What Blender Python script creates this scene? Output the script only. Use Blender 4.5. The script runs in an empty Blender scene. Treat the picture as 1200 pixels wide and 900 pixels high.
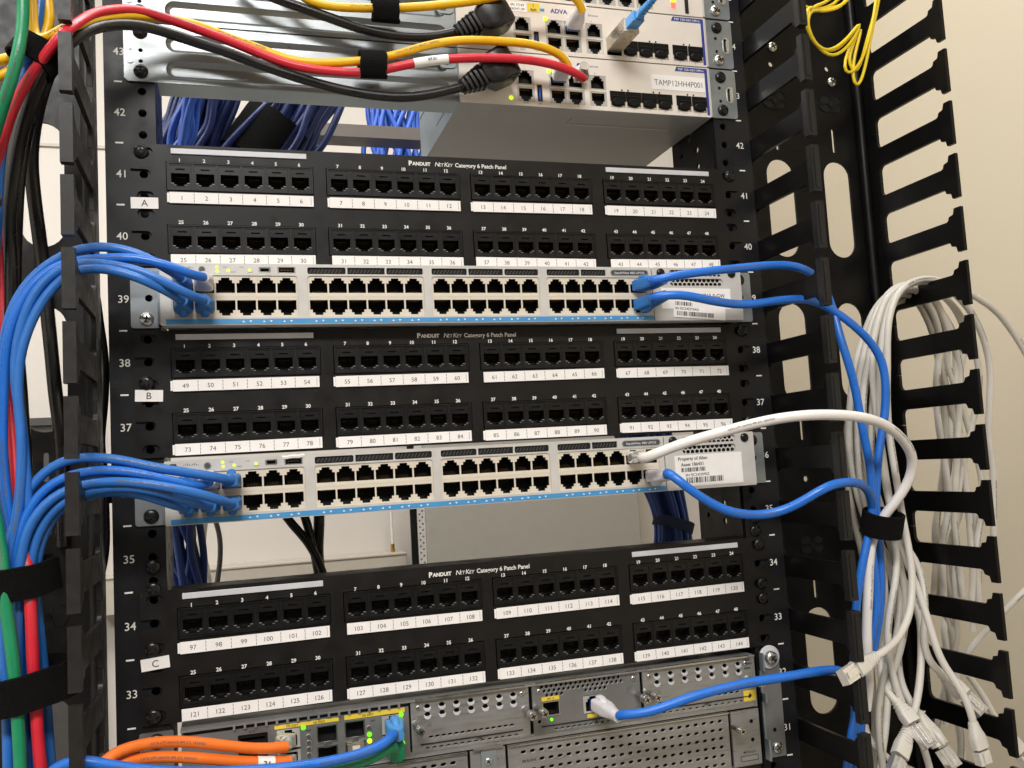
import bpy, math, random
from mathutils import Vector, Matrix, noise
from mathutils.geometry import delaunay_2d_cdt
random.seed(7)
S = 0.001
Z0 = 1789.1            # height of the 38/37 unit boundary above the floor, mm
U = 44.45
scn = bpy.context.scene
COL = scn.collection
CAM=dict(f=1071.10,pos=(-180.22,-673.08,-61.55),r=(0.95464, -0.292156, -0.057513),u=(0.029527, -0.099318, 0.994618),fw=(0.296296, 0.9512, 0.086186))
PATHS={
'u1':[(-208.0,-42.0,73.0),(-212.1,-54.0,73.3),(-223.5,-58.0,80.2),(-238.6,-58.0,86.6),(-253.8,-55.0,89.9),(-266.6,-52.0,89.3),(-276.8,-50.0,85.3),(-291.9,-48.0,75.2),(-303.1,-48.0,59.0),(-309.9,-48.0,39.2),(-313.4,-48.0,15.4),(-315.1,-48.0,-21.3),(-312.6,-48.0,-63.0),(-308.4,-48.0,-104.3),(-307.0,-48.0,-155.1),(-306.4,-48.0,-190.2),(-305.1,-48.0,-239.7)],
'u2':[(-194.0,-44.0,73.0),(-202.1,-58.0,72.0),(-210.6,-62.0,75.5),(-223.2,-62.0,79.2),(-238.3,-61.0,82.0),(-253.6,-58.0,82.0),(-266.4,-54.0,81.7),(-279.0,-52.0,78.2),(-292.7,-52.0,66.8),(-302.3,-52.0,50.7),(-308.2,-52.0,30.6),(-311.2,-50.0,4.6),(-312.4,-50.0,-31.9),(-308.6,-50.0,-73.5),(-302.4,-48.0,-110.0),(-302.1,-45.0,-156.2),(-301.5,-45.0,-191.5),(-300.2,-45.0,-241.4)],
'u3':[(-194.0,-42.0,57.6),(-197.4,-54.0,57.1),(-205.8,-62.0,59.4),(-215.7,-65.0,64.9),(-228.2,-65.0,71.4),(-243.3,-62.0,76.3),(-258.6,-58.0,79.2),(-268.6,-56.0,78.5),(-279.7,-54.0,74.0),(-290.9,-54.0,62.1),(-298.2,-54.0,46.1),(-303.1,-54.0,24.9),(-303.8,-54.0,3.9),(-300.3,-52.0,-27.4),(-297.9,-52.0,-69.0),(-297.8,-50.0,-110.2),(-297.8,-48.0,-156.1),(-297.3,-48.0,-191.4),(-296.0,-48.0,-241.2)],
'u4':[(-208.0,-42.0,57.6),(-211.3,-56.0,57.8),(-219.9,-64.0,61.8),(-233.1,-67.0,67.7),(-245.5,-65.0,72.3),(-258.4,-60.0,75.0),(-268.6,-57.0,74.5),(-277.7,-55.0,68.9),(-286.0,-55.0,59.2),(-294.3,-55.0,43.2),(-300.6,-55.0,24.8),(-303.1,-55.0,3.8),(-301.2,-55.0,-32.7),(-303.0,-55.0,-73.7),(-309.7,-55.0,-108.6),(-311.4,-53.0,-153.7),(-310.8,-53.0,-188.4),(-310.4,-53.0,-237.3)],
'l1':[(-180.0,-42.0,-62.4),(-184.9,-52.0,-60.8),(-196.2,-58.0,-58.0),(-213.7,-62.0,-54.3),(-231.0,-63.0,-50.2),(-245.9,-60.0,-46.1),(-260.7,-57.0,-43.7),(-270.8,-54.0,-43.1),(-281.0,-50.0,-45.1),(-290.6,-50.0,-50.8),(-297.8,-50.0,-59.7),(-304.0,-50.0,-73.8),(-307.8,-50.0,-88.9),(-309.9,-50.0,-109.1),(-309.3,-50.0,-154.5),(-308.8,-50.0,-189.4),(-307.4,-50.0,-238.7)],
'l2':[(-194.0,-44.0,-62.4),(-200.5,-58.0,-64.7),(-208.9,-62.0,-62.6),(-226.0,-65.0,-57.3),(-240.7,-64.0,-53.3),(-255.6,-60.0,-50.8),(-268.2,-56.0,-51.1),(-278.1,-54.0,-53.7),(-287.6,-54.0,-59.3),(-294.8,-54.0,-68.1),(-300.5,-54.0,-80.0),(-304.3,-54.0,-94.0),(-305.8,-54.0,-109.1),(-304.4,-52.0,-154.7),(-303.8,-52.0,-189.6),(-302.5,-52.0,-238.9)],
'l3':[(-208.0,-42.0,-62.4),(-213.9,-54.0,-65.0),(-224.2,-58.0,-61.7),(-236.5,-58.0,-57.7),(-251.2,-57.0,-54.7),(-266.4,-52.0,-54.3),(-276.7,-48.0,-56.4),(-286.3,-48.0,-62.1),(-293.5,-48.0,-70.4),(-299.8,-48.0,-83.5),(-302.7,-48.0,-97.1),(-302.9,-48.0,-109.9),(-300.9,-44.0,-156.5),(-299.9,-44.0,-192.0),(-298.6,-44.0,-242.0)],
'l4':[(-180.0,-42.0,-77.8),(-185.3,-58.0,-75.4),(-192.3,-64.0,-72.1),(-203.7,-70.0,-68.1),(-220.8,-72.0,-63.4),(-237.9,-69.0,-60.2),(-252.9,-64.0,-58.8),(-265.4,-60.0,-59.6),(-275.2,-58.0,-62.1),(-283.8,-58.0,-66.7),(-291.3,-58.0,-74.4),(-297.0,-58.0,-85.2),(-299.9,-58.0,-96.6),(-301.8,-58.0,-110.1),(-304.5,-56.0,-154.0),(-303.9,-56.0,-188.6),(-302.6,-56.0,-237.6)],
'l5':[(-194.0,-42.0,-77.8),(-198.8,-56.0,-76.7),(-206.6,-62.0,-73.4),(-218.7,-67.0,-68.2),(-233.4,-67.0,-64.2),(-248.4,-62.0,-62.2),(-263.3,-58.0,-62.9),(-273.2,-56.0,-65.9),(-282.6,-54.0,-71.5),(-289.3,-54.0,-80.4),(-294.6,-54.0,-92.8),(-297.1,-54.0,-110.9),(-296.3,-46.0,-156.7),(-295.8,-46.0,-192.0),(-292.7,-46.0,-242.3)],
'l6':[(-208.0,-42.0,-77.8),(-212.2,-54.0,-76.9),(-220.3,-60.0,-73.0),(-229.0,-62.0,-68.7),(-241.4,-60.0,-65.3),(-256.4,-56.0,-63.9),(-269.0,-52.0,-66.3),(-279.0,-50.0,-71.9),(-286.2,-50.0,-79.7),(-291.1,-50.0,-91.8),(-294.6,-50.0,-111.5),(-293.8,-42.0,-157.6),(-291.8,-42.0,-193.5),(-288.7,-42.0,-244.2)],
'green':[(-292.9,-80.0,252.3),(-292.4,-82.0,224.3),(-294.1,-86.0,200.8),(-298.8,-84.0,182.8),(-304.3,-78.0,169.1),(-312.8,-65.0,149.6),(-318.9,-60.0,103.0),(-321.7,-58.0,29.9),(-319.4,-58.0,-31.9),(-314.7,-60.0,-72.7),(-311.7,-62.0,-92.9),(-310.1,-64.0,-107.8),(-308.1,-66.0,-132.3),(-305.2,-66.0,-161.9),(-303.2,-66.0,-186.4),(-302.1,-66.0,-205.8),(-301.1,-66.0,-239.4)],
'blueTop':[(-285.0,-60.0,264.2),(-288.0,-62.0,231.9),(-291.6,-62.0,212.1),(-297.0,-62.0,196.2),(-303.3,-60.0,179.1),(-309.0,-56.0,161.2),(-313.3,-50.0,138.5),(-316.3,-40.0,103.0),(-322.1,-30.0,72.3),(-325.3,-26.0,23.7),(-324.9,-26.0,-51.9),(-322.6,-30.0,-125.5),(-323.6,-30.0,-247.5)],
'redLow':[(-318.4,-20.0,125.3),(-317.8,-22.0,90.9),(-317.2,-24.0,56.9),(-315.2,-28.0,23.2),(-312.2,-34.0,-4.6),(-308.4,-40.0,-37.1),(-305.1,-44.0,-63.5),(-301.3,-50.0,-89.4),(-296.5,-60.0,-119.4),(-295.0,-62.0,-144.2),(-294.4,-62.0,-168.9),(-292.9,-62.0,-198.5),(-289.9,-62.0,-242.5)],
'red':[(-317.5,-45.0,107.1),(-314.3,-50.0,138.5),(-309.5,-56.0,155.7),(-303.9,-62.0,172.8),(-295.9,-68.0,188.3),(-287.1,-74.0,198.2),(-278.4,-80.0,206.5),(-271.5,-84.0,212.7),(-266.8,-80.0,220.0),(-261.6,-68.0,231.3),(-254.9,-58.0,242.1),(-244.1,-48.0,250.5),(-234.3,-40.0,256.7),(-216.1,-32.0,257.0),(-188.6,-26.0,252.0),(-154.3,-22.0,241.8),(-124.8,-22.0,233.3),(-94.6,-24.0,230.2),(-73.1,-26.0,231.6),(-51.0,-28.0,236.9),(-25.3,-30.0,242.0),(6.8,-34.0,244.7),(40.0,-36.0,245.0),(68.3,-34.0,243.4),(88.0,-30.0,239.7),(96.1,-24.0,238.7)],
'yellow1':[(-292.1,-64.0,261.2),(-290.1,-66.0,235.3),(-289.0,-68.0,217.8),(-282.5,-72.0,215.4),(-274.8,-78.0,218.1),(-268.7,-80.0,221.5),(-262.4,-66.0,231.1),(-255.2,-56.0,239.6),(-244.4,-46.0,248.0),(-231.9,-38.0,253.8),(-216.2,-30.0,257.4),(-191.4,-24.0,257.1),(-171.5,-20.0,251.4),(-154.1,-20.0,246.5),(-136.5,-20.0,239.7),(-112.6,-22.0,236.8),(-85.0,-24.0,238.7),(-59.8,-26.0,244.3),(-30.8,-28.0,253.7),(-1.9,-32.0,258.3),(27.9,-34.0,259.2),(51.9,-34.0,258.5),(69.8,-32.0,255.4),(81.0,-28.0,251.2),(84.2,-24.0,244.9)],
'yellowL':[(-284.4,-58.0,265.4),(-282.2,-58.0,242.9),(-281.5,-60.0,230.7),(-286.2,-62.0,218.1),(-300.2,-60.0,209.0),(-310.1,-58.0,206.9),(-319.6,-58.0,202.9)],
'yellowL2':[(-321.0,-52.0,195.0),(-311.0,-54.0,197.6),(-306.8,-56.0,199.2),(-301.8,-52.0,207.0),(-295.5,-46.0,215.8),(-291.6,-40.0,223.5)],
'yellow2':[(-134.2,-18.0,303.6),(-122.7,-20.0,288.0),(-107.8,-22.0,281.3),(-73.8,-24.0,280.3),(-42.0,-26.0,283.0),(-3.1,-30.0,288.8),(29.4,-36.0,295.0),(56.8,-38.0,302.2),(79.4,-34.0,303.9),(93.6,-30.0,300.4),(98.3,-26.0,293.0)],
'black1':[(-292.5,-50.0,197.3),(-278.9,-66.0,204.7),(-269.1,-72.0,214.8),(-261.5,-66.0,225.0),(-253.7,-56.0,234.6),(-236.9,-44.0,243.2),(-221.5,-36.0,246.1),(-200.0,-30.0,243.6),(-177.6,-26.0,238.7),(-154.6,-22.0,232.3),(-125.0,-20.0,224.6),(-94.5,-19.0,218.7),(-69.6,-19.0,215.9),(-44.1,-20.0,215.8),(-24.5,-21.0,219.3),(-1.1,-22.0,226.6)],
'black2':[(-164.2,-20.0,299.2),(-145.7,-20.0,285.7),(-126.0,-20.0,279.9),(-101.8,-20.0,273.1),(-73.7,-19.0,266.3),(-41.6,-19.0,263.7),(-18.6,-20.0,265.9),(-0.7,-22.0,271.3)],
'bk3':[(-280.8,-60.0,213.9),(-286.2,-58.0,200.4),(-294.6,-45.0,184.6),(-303.7,-30.0,156.9),(-308.9,-20.0,128.5),(-311.5,-14.0,92.8),(-311.8,-10.0,36.7),(-309.1,-6.0,-19.3),(-309.7,-2.0,-97.2)],
'bk4':[(-280.5,-56.0,210.2),(-285.3,-52.0,199.2),(-292.2,-36.0,188.4),(-298.9,-20.0,172.2),(-301.8,-8.0,152.8),(-301.7,4.0,126.9),(-299.8,12.0,99.1),(-298.3,14.0,75.7),(-295.6,14.0,34.0),(-292.9,14.0,-1.3),(-290.4,16.0,-30.6),(-290.7,18.0,-100.1)],
'bk6':[(-282.5,-62.0,201.7),(-289.6,-56.0,190.5),(-299.5,-46.0,168.2),(-307.2,-38.0,137.1),(-311.6,-32.0,110.8),(-312.7,-28.0,78.4),(-313.1,-24.0,23.7),(-315.7,-10.0,-52.4)],
'bk7':[(-273.2,34.0,95.3),(-269.0,34.0,76.6),(-266.6,34.0,51.7),(-264.9,36.0,30.3),(-266.0,40.0,-0.2),(-268.7,44.0,-30.6),(-266.3,44.0,-55.2),(-264.4,44.0,-73.7)],
'bk8':[(-266.8,36.0,-46.1),(-264.8,34.0,-103.3),(-267.1,32.0,-119.5),(-270.3,30.0,-131.9),(-271.4,30.0,-195.7)],
'r1':[(134.0,-42.0,73.0),(128.5,-56.0,69.2),(136.6,-60.0,71.0),(153.6,-62.0,73.3),(187.4,-61.0,77.1),(227.3,-58.0,81.5),(252.7,-55.0,81.7),(270.3,-52.0,77.6),(280.5,-50.0,69.0),(287.1,-50.0,55.0),(288.1,-58.0,20.3),(295.1,-60.0,-14.4),(301.9,-60.0,-55.6),(305.8,-58.0,-86.2),(304.9,-56.0,-116.6),(292.6,-54.0,-155.9),(283.6,-52.0,-194.9),(286.1,-40.0,-243.5),(283.5,-40.0,-282.6),(276.5,-40.0,-333.6)],
'r2':[(134.0,-42.0,57.6),(127.9,-58.0,56.5),(138.1,-62.0,57.6),(151.2,-64.0,56.6),(170.3,-64.0,52.6),(199.8,-61.0,49.8),(232.4,-58.0,53.6),(258.7,-54.0,55.7),(275.7,-50.0,53.6),(285.0,-54.0,47.3),(295.6,-58.0,37.5),(309.0,-60.0,24.5),(321.2,-60.0,9.0),(325.5,-60.0,-11.9),(324.9,-58.0,-39.3),(319.0,-56.0,-63.0),(313.5,-54.0,-90.0),(311.8,-52.0,-120.6),(319.6,-42.0,-152.4),(316.7,-42.0,-186.2),(306.5,-42.0,-218.8),(297.3,-40.0,-251.5),(287.5,-40.0,-289.7),(282.7,-40.0,-334.6)],
'white':[(120.6,-34.0,-62.4),(112.6,-44.0,-64.6),(125.7,-54.0,-59.2),(139.6,-62.0,-53.9),(162.9,-72.0,-47.8),(185.9,-82.0,-43.1),(208.5,-92.0,-40.2),(232.1,-100.0,-39.2),(260.0,-102.0,-41.1),(290.5,-96.0,-48.3),(315.5,-86.0,-60.0),(331.9,-76.0,-75.8),(333.5,-68.0,-93.3),(325.4,-62.0,-108.4),(317.5,-56.0,-120.8),(310.5,-52.0,-132.0),(302.8,-52.0,-150.2),(296.8,-52.0,-183.0),(293.3,-50.0,-222.6),(293.6,-48.0,-249.3),(290.5,-46.0,-270.3)],
'r3':[(134.0,-44.0,-77.8),(126.4,-60.0,-73.9),(135.1,-66.0,-83.8),(152.7,-70.0,-97.9),(170.5,-72.0,-107.2),(188.2,-74.0,-110.8),(203.8,-78.0,-109.9),(217.2,-86.0,-104.4),(227.7,-93.0,-96.8),(241.5,-95.0,-90.8),(261.8,-88.0,-89.6),(285.3,-74.0,-93.6),(300.9,-62.0,-102.7),(308.1,-54.0,-116.8),(306.6,-50.0,-137.2),(308.6,-48.0,-171.2),(306.5,-48.0,-197.8),(298.8,-44.0,-230.9),(286.5,-42.0,-269.4),(278.1,-42.0,-333.2)],
'r4':[(83.0,-42.0,-248.0),(83.0,-46.0,-246.0),(92.8,-54.0,-245.4),(111.8,-60.0,-241.1),(137.4,-64.0,-235.2),(170.4,-68.0,-230.0),(205.0,-70.0,-228.9),(237.2,-66.0,-229.9),(261.6,-56.0,-234.1),(278.3,-48.0,-243.5),(282.7,-44.0,-268.5),(274.5,-44.0,-293.4),(265.2,-44.0,-337.0)],
'o1':[(-262.7,-74.0,-242.9),(-260.6,-74.0,-227.9),(-256.4,-70.0,-221.0),(-247.7,-64.0,-218.0),(-232.7,-56.0,-218.3),(-215.9,-50.0,-221.3),(-196.0,-46.0,-226.7),(-175.4,-42.0,-233.4),(-160.5,-38.0,-237.1),(-150.6,-34.0,-238.5)],
'o2':[(-262.0,-66.0,-245.7),(-257.1,-66.0,-229.9),(-249.1,-62.0,-225.8),(-230.6,-54.0,-227.3),(-206.3,-48.0,-233.0),(-175.6,-42.0,-241.8),(-159.7,-38.0,-245.9),(-148.7,-34.0,-248.1)],
'bR':[(-80.0,-36.0,-242.5),(-82.4,-50.0,-234.6),(-87.0,-56.0,-237.9),(-96.1,-60.0,-240.4),(-110.2,-62.0,-242.6),(-129.3,-64.0,-244.0),(-155.6,-66.0,-243.1),(-186.0,-68.0,-239.5),(-220.0,-70.0,-233.3),(-243.4,-72.0,-227.7),(-260.5,-74.0,-221.2),(-268.7,-74.0,-218.5),(-277.1,-72.0,-219.8),(-284.6,-70.0,-223.1),(-294.5,-66.0,-240.5)],
'gR':[(-80.0,-34.0,-257.0),(-81.3,-44.0,-244.1),(-86.4,-50.0,-246.1),(-98.4,-54.0,-248.7),(-118.0,-56.0,-250.6),(-150.2,-58.0,-250.5),(-191.4,-60.0,-251.2),(-221.2,-60.0,-256.6)],
'fib':[(133.5,-72.0,279.6),(134.5,-86.0,279.3),(136.5,-90.0,293.2),(132.2,-94.0,317.0)],
'f1':[(346.1,-30.0,333.2),(323.6,-40.0,313.4),(296.7,-52.0,300.9),(283.5,-62.0,296.7),(279.3,-62.0,287.5),(286.9,-56.0,272.9),(303.0,-50.0,266.0),(323.8,-46.0,275.6),(339.8,-44.0,290.8),(348.5,-44.0,299.2),(340.6,-42.0,284.2),(331.5,-40.0,265.4),(330.3,-40.0,254.0),(337.2,-40.0,253.7),(349.0,-40.0,266.8),(359.1,-42.0,293.5),(365.3,-44.0,316.1),(371.9,-44.0,343.9)],
'f2':[(337.1,-36.0,332.2),(313.0,-46.0,311.5),(291.2,-56.0,299.0),(283.5,-58.0,285.6),(293.8,-52.0,271.7),(310.0,-48.0,263.1),(329.2,-44.0,272.5),(344.7,-42.0,289.9),(350.6,-42.0,296.5),(344.1,-40.0,277.8),(339.3,-38.0,259.3),(339.6,-38.0,245.7),(343.8,-38.0,244.4),(351.6,-38.0,260.2),(362.6,-40.0,294.7),(369.8,-42.0,318.4),(377.2,-42.0,345.6)],
'f4':[(354.3,-32.0,340.8),(328.9,-44.0,310.3),(303.9,-50.0,300.3),(289.4,-56.0,297.4),(280.9,-60.0,281.4),(295.8,-52.0,267.5),(317.1,-46.0,269.0),(339.1,-42.0,286.4),(349.0,-42.0,297.9),(343.8,-40.0,283.1),(336.3,-38.0,263.6),(341.3,-38.0,253.4),(348.4,-38.0,263.1),(358.6,-40.0,290.5),(367.8,-42.0,316.6),(375.4,-42.0,345.4)],
'f3':[(352.1,-34.0,334.8),(335.2,-42.0,315.0),(314.2,-46.0,306.3),(295.6,-50.0,301.0),(283.0,-54.0,302.2)],
'g1':[(564.8,8.0,-521.4),(588.4,6.0,-374.2),(595.2,0.0,-210.5),(575.5,-5.0,-105.6),(542.9,-10.0,-28.7),(513.5,-16.0,22.8),(482.3,-24.0,48.5),(449.7,-32.0,62.6),(422.0,-38.0,71.2),(396.3,-44.0,75.1),(373.1,-48.0,71.9),(355.5,-50.0,62.0),(344.7,-50.0,41.9),(339.1,-48.0,-0.4),(336.9,-46.0,-49.5),(339.0,-46.0,-91.6),(340.9,-48.0,-133.1),(340.3,-52.0,-167.0),(333.0,-56.0,-194.1),(320.6,-62.0,-207.2),(304.9,-68.0,-216.3),(288.5,-74.0,-221.1),(278.1,-77.0,-223.2)],
'g2':[(482.1,8.0,-177.6),(483.2,4.0,-131.1),(483.7,0.0,-88.5),(478.4,-4.0,-61.1),(480.3,-8.0,-30.3),(480.3,-12.0,0.4),(468.7,-18.0,31.0),(446.9,-26.0,54.5),(420.8,-34.0,68.2),(391.6,-42.0,73.2),(367.5,-46.0,69.4),(349.6,-48.0,55.2),(339.7,-46.0,28.3),(334.9,-42.0,-13.8),(333.5,-38.0,-63.1),(337.2,-36.0,-105.5),(341.8,-38.0,-140.7),(346.2,-46.0,-174.9),(350.5,-54.0,-208.3),(354.9,-60.0,-237.9),(363.6,-66.0,-257.6),(369.1,-70.0,-277.1),(370.3,-70.0,-287.0)],
'g3':[(420.9,6.0,-202.1),(422.7,4.0,-157.1),(431.9,2.0,-127.5),(431.9,0.0,-97.0),(428.1,0.0,-50.9),(427.1,-4.0,-12.8),(430.9,-8.0,17.5),(424.4,-14.0,39.9),(407.7,-22.0,60.0),(390.0,-30.0,69.0),(374.2,-34.0,69.6),(357.7,-36.0,62.6),(345.3,-36.0,44.3),(335.2,-34.0,15.8),(327.7,-30.0,-19.6),(327.9,-26.0,-62.4),(331.6,-24.0,-105.3),(335.5,-24.0,-148.1),(334.2,-26.0,-182.9),(329.6,-26.0,-217.1),(322.1,-28.0,-240.0),(317.5,-32.0,-252.2),(316.4,-40.0,-262.5),(320.6,-46.0,-269.0)],
'g4':[(445.0,10.0,-204.9),(443.1,8.0,-159.0),(441.2,6.0,-128.3),(448.7,4.0,-82.6),(454.4,2.0,-36.4),(455.5,-2.0,2.2),(442.2,-8.0,32.9),(426.5,-16.0,56.4),(407.7,-24.0,67.2),(385.0,-30.0,72.0),(365.0,-32.0,67.1),(348.8,-30.0,48.3),(336.5,-26.0,16.8),(328.9,-22.0,-18.9),(327.3,-18.0,-62.0),(331.9,-14.0,-112.7),(350.3,-12.0,-164.5),(352.7,-16.0,-207.0),(345.5,-20.0,-240.7),(341.7,-26.0,-259.8),(343.5,-32.0,-273.8),(347.3,-38.0,-283.8)],
'g5':[(456.2,14.0,-221.8),(461.9,12.0,-176.2),(460.1,10.0,-129.7),(458.2,8.0,-83.0),(456.3,6.0,-36.2),(461.2,2.0,2.5),(466.1,-2.0,25.6),(457.0,-8.0,44.4),(433.0,-18.0,63.7),(402.8,-26.0,71.3),(373.9,-28.0,69.4),(350.9,-26.0,53.4),(338.6,-20.0,25.0),(327.4,-16.0,-11.0),(323.3,-12.0,-54.3),(329.5,-8.0,-98.2),(340.9,-6.0,-135.3),(354.3,-8.0,-157.9),(364.4,-14.0,-179.9),(368.4,-24.0,-207.5),(357.6,-34.0,-239.6),(342.4,-44.0,-266.3),(330.7,-50.0,-280.0),(321.4,-54.0,-288.2)],
'g6':[(468.6,16.0,-231.0),(466.7,14.0,-199.9),(467.7,12.0,-161.3),(475.4,10.0,-130.8),(477.4,8.0,-99.7),(467.8,8.0,-52.2),(453.4,4.0,-12.8),(443.0,0.0,10.6),(445.8,-4.0,31.9),(435.0,-10.0,51.3),(416.3,-18.0,63.8),(395.3,-24.0,70.2),(367.6,-24.0,62.7),(351.0,-20.0,42.6),(341.9,-16.0,10.7),(334.2,-12.0,-25.5),(332.5,-8.0,-61.9),(337.9,-6.0,-98.7),(351.2,-4.0,-136.2),(374.4,-8.0,-152.3),(379.3,-16.0,-173.9),(372.2,-26.0,-204.1),(360.9,-34.0,-226.1),(357.6,-40.0,-238.5),(361.5,-44.0,-247.0),(365.8,-48.0,-252.2)],
'g7':[(583.4,-30.0,-543.3),(606.6,-30.0,-366.5),(603.5,-30.0,-223.2),(564.2,-26.0,-178.0),(510.1,-20.0,-188.2),(490.6,-14.0,-200.5),(477.5,-4.0,-217.0),(461.5,10.0,-240.7),(449.8,18.0,-258.1),(439.1,22.0,-281.8),(423.5,22.0,-317.2)],
'g8':[(445.4,24.0,-206.7),(433.2,24.0,-236.0),(436.1,24.0,-259.2),(429.7,24.0,-281.0),(435.5,22.0,-311.4),(437.6,20.0,-355.8),(435.9,18.0,-384.4)],
'g11':[(441.1,16.0,-220.5),(444.8,14.0,-159.6),(456.2,10.0,-98.5),(471.7,6.0,-52.5),(478.6,0.0,-13.9),(469.9,-6.0,24.9),(446.8,-14.0,53.6),(418.0,-22.0,69.1),(390.1,-28.0,70.1),(365.9,-32.0,59.7),(352.2,-32.0,30.3),(341.2,-30.0,-5.6),(333.8,-28.0,-48.4),(334.0,-24.0,-91.2),(342.9,-24.0,-127.4),(349.3,-28.0,-163.0),(348.8,-32.0,-197.5),(336.7,-36.0,-230.0),(320.6,-38.0,-254.7),(312.1,-40.0,-286.5),(303.7,-40.0,-318.3),(299.3,-40.0,-343.7)],
'g12':[(427.7,20.0,-204.5),(431.3,18.0,-143.4),(438.9,14.0,-97.4),(444.7,10.0,-51.1),(440.1,4.0,-12.4),(428.0,-4.0,25.9),(406.7,-16.0,61.1),(387.7,-20.0,68.7),(365.4,-22.0,60.1),(348.4,-18.0,36.3),(334.9,-14.0,3.7),(328.7,-8.0,-32.4),(323.7,-4.0,-76.0),(329.0,0.0,-120.1),(337.1,2.0,-164.5),(335.2,0.0,-207.4),(330.3,-4.0,-255.9),(326.1,-8.0,-296.4),(316.1,-10.0,-349.3)],
'g14':[(420.2,22.0,-219.2),(431.4,18.0,-158.8),(450.4,14.0,-113.7),(454.3,8.0,-67.3),(444.0,2.0,-28.3),(431.8,-4.0,10.3),(415.8,-12.0,46.4),(394.5,-20.0,64.9),(373.0,-22.0,64.6),(354.5,-16.0,46.2),(341.4,-10.0,11.5),(335.3,-6.0,-25.1),(337.4,-4.0,-69.4),(345.2,-8.0,-113.7),(352.1,-16.0,-150.0),(347.9,-28.0,-190.9),(331.7,-34.0,-229.7),(314.1,-38.0,-253.9),(304.2,-42.0,-285.0),(305.7,-42.0,-344.1)],
'g15':[(465.5,24.0,-239.5),(478.2,20.0,-170.5),(472.5,16.0,-123.0),(455.7,12.0,-86.7),(448.6,8.0,-51.4),(453.5,2.0,-13.0),(450.7,-4.0,25.5),(426.5,-14.0,56.8),(396.9,-24.0,67.9),(370.1,-30.0,66.0),(347.3,-34.0,47.6),(334.5,-36.0,8.3),(333.2,-36.0,-34.6),(337.0,-36.0,-77.3),(337.4,-38.0,-119.4),(334.5,-42.0,-160.5),(326.5,-44.0,-186.9),(318.7,-44.0,-213.1),(319.8,-44.0,-246.7),(328.2,-44.0,-274.5),(341.5,-44.0,-302.9),(352.5,-44.0,-350.9)],
'g16':[(347.1,-14.0,-4.0),(358.9,-18.0,36.1),(383.0,-16.0,61.2),(414.2,-8.0,65.7),(444.3,0.0,53.0),(467.9,8.0,11.0),(458.0,14.0,-51.5),(461.8,16.0,-114.4),(439.0,18.0,-174.7),(444.7,20.0,-236.7),(428.1,20.0,-280.0),(437.5,20.0,-326.1),(424.9,20.0,-383.2)],
'g17':[(345.1,-10.0,-3.5),(358.6,-14.0,36.8),(380.9,-14.0,60.0),(410.1,-8.0,62.6),(437.1,0.0,56.2),(453.8,8.0,23.2),(445.4,14.0,-27.3),(452.1,18.0,-82.5),(431.2,20.0,-143.5),(433.2,22.0,-205.3),(440.9,22.0,-251.8),(421.5,24.0,-302.5),(404.4,24.0,-352.0),(397.4,24.0,-380.2)],
'g9':[(307.9,-20.0,-291.0),(305.7,-24.0,-297.7),(305.3,-30.0,-302.8),(311.1,-34.0,-310.5),(318.6,-36.0,-316.4),(326.1,-36.0,-322.8)],
'g10':[(442.3,10.0,-272.3),(451.2,10.0,-284.5),(458.2,8.0,-296.2),(462.1,6.0,-309.6),(466.6,4.0,-318.6),(471.2,2.0,-326.1)],
'bb1':[(-140.4,200.0,-86.0),(-129.6,200.0,-103.9),(-116.4,200.0,-120.5),(-106.3,200.0,-139.3),(-98.0,200.0,-167.3)],
'bb2':[(-119.5,205.0,-87.5),(-114.0,205.0,-107.6),(-108.7,205.0,-131.7),(-103.8,205.0,-167.3)],
'bb3':[(-101.9,210.0,-88.8),(-102.8,210.0,-112.7),(-104.5,210.0,-136.3),(-101.8,210.0,-168.1)],
'bw1':[(-206.5,300.0,-92.5),(-209.5,300.0,-113.4),(-210.8,300.0,-134.4),(-206.5,300.0,-153.2),(-205.5,300.0,-176.7)],
'bw2':[(-199.6,320.0,-93.6),(-193.5,320.0,-115.7),(-192.5,320.0,-137.4),(-196.5,320.0,-162.9),(-199.5,320.0,-179.8)],
'bw3':[(-222.7,340.0,-92.7),(-218.3,340.0,-119.3),(-223.8,340.0,-136.4),(-230.7,340.0,-148.8),(-238.5,340.0,-161.1)],
}

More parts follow.
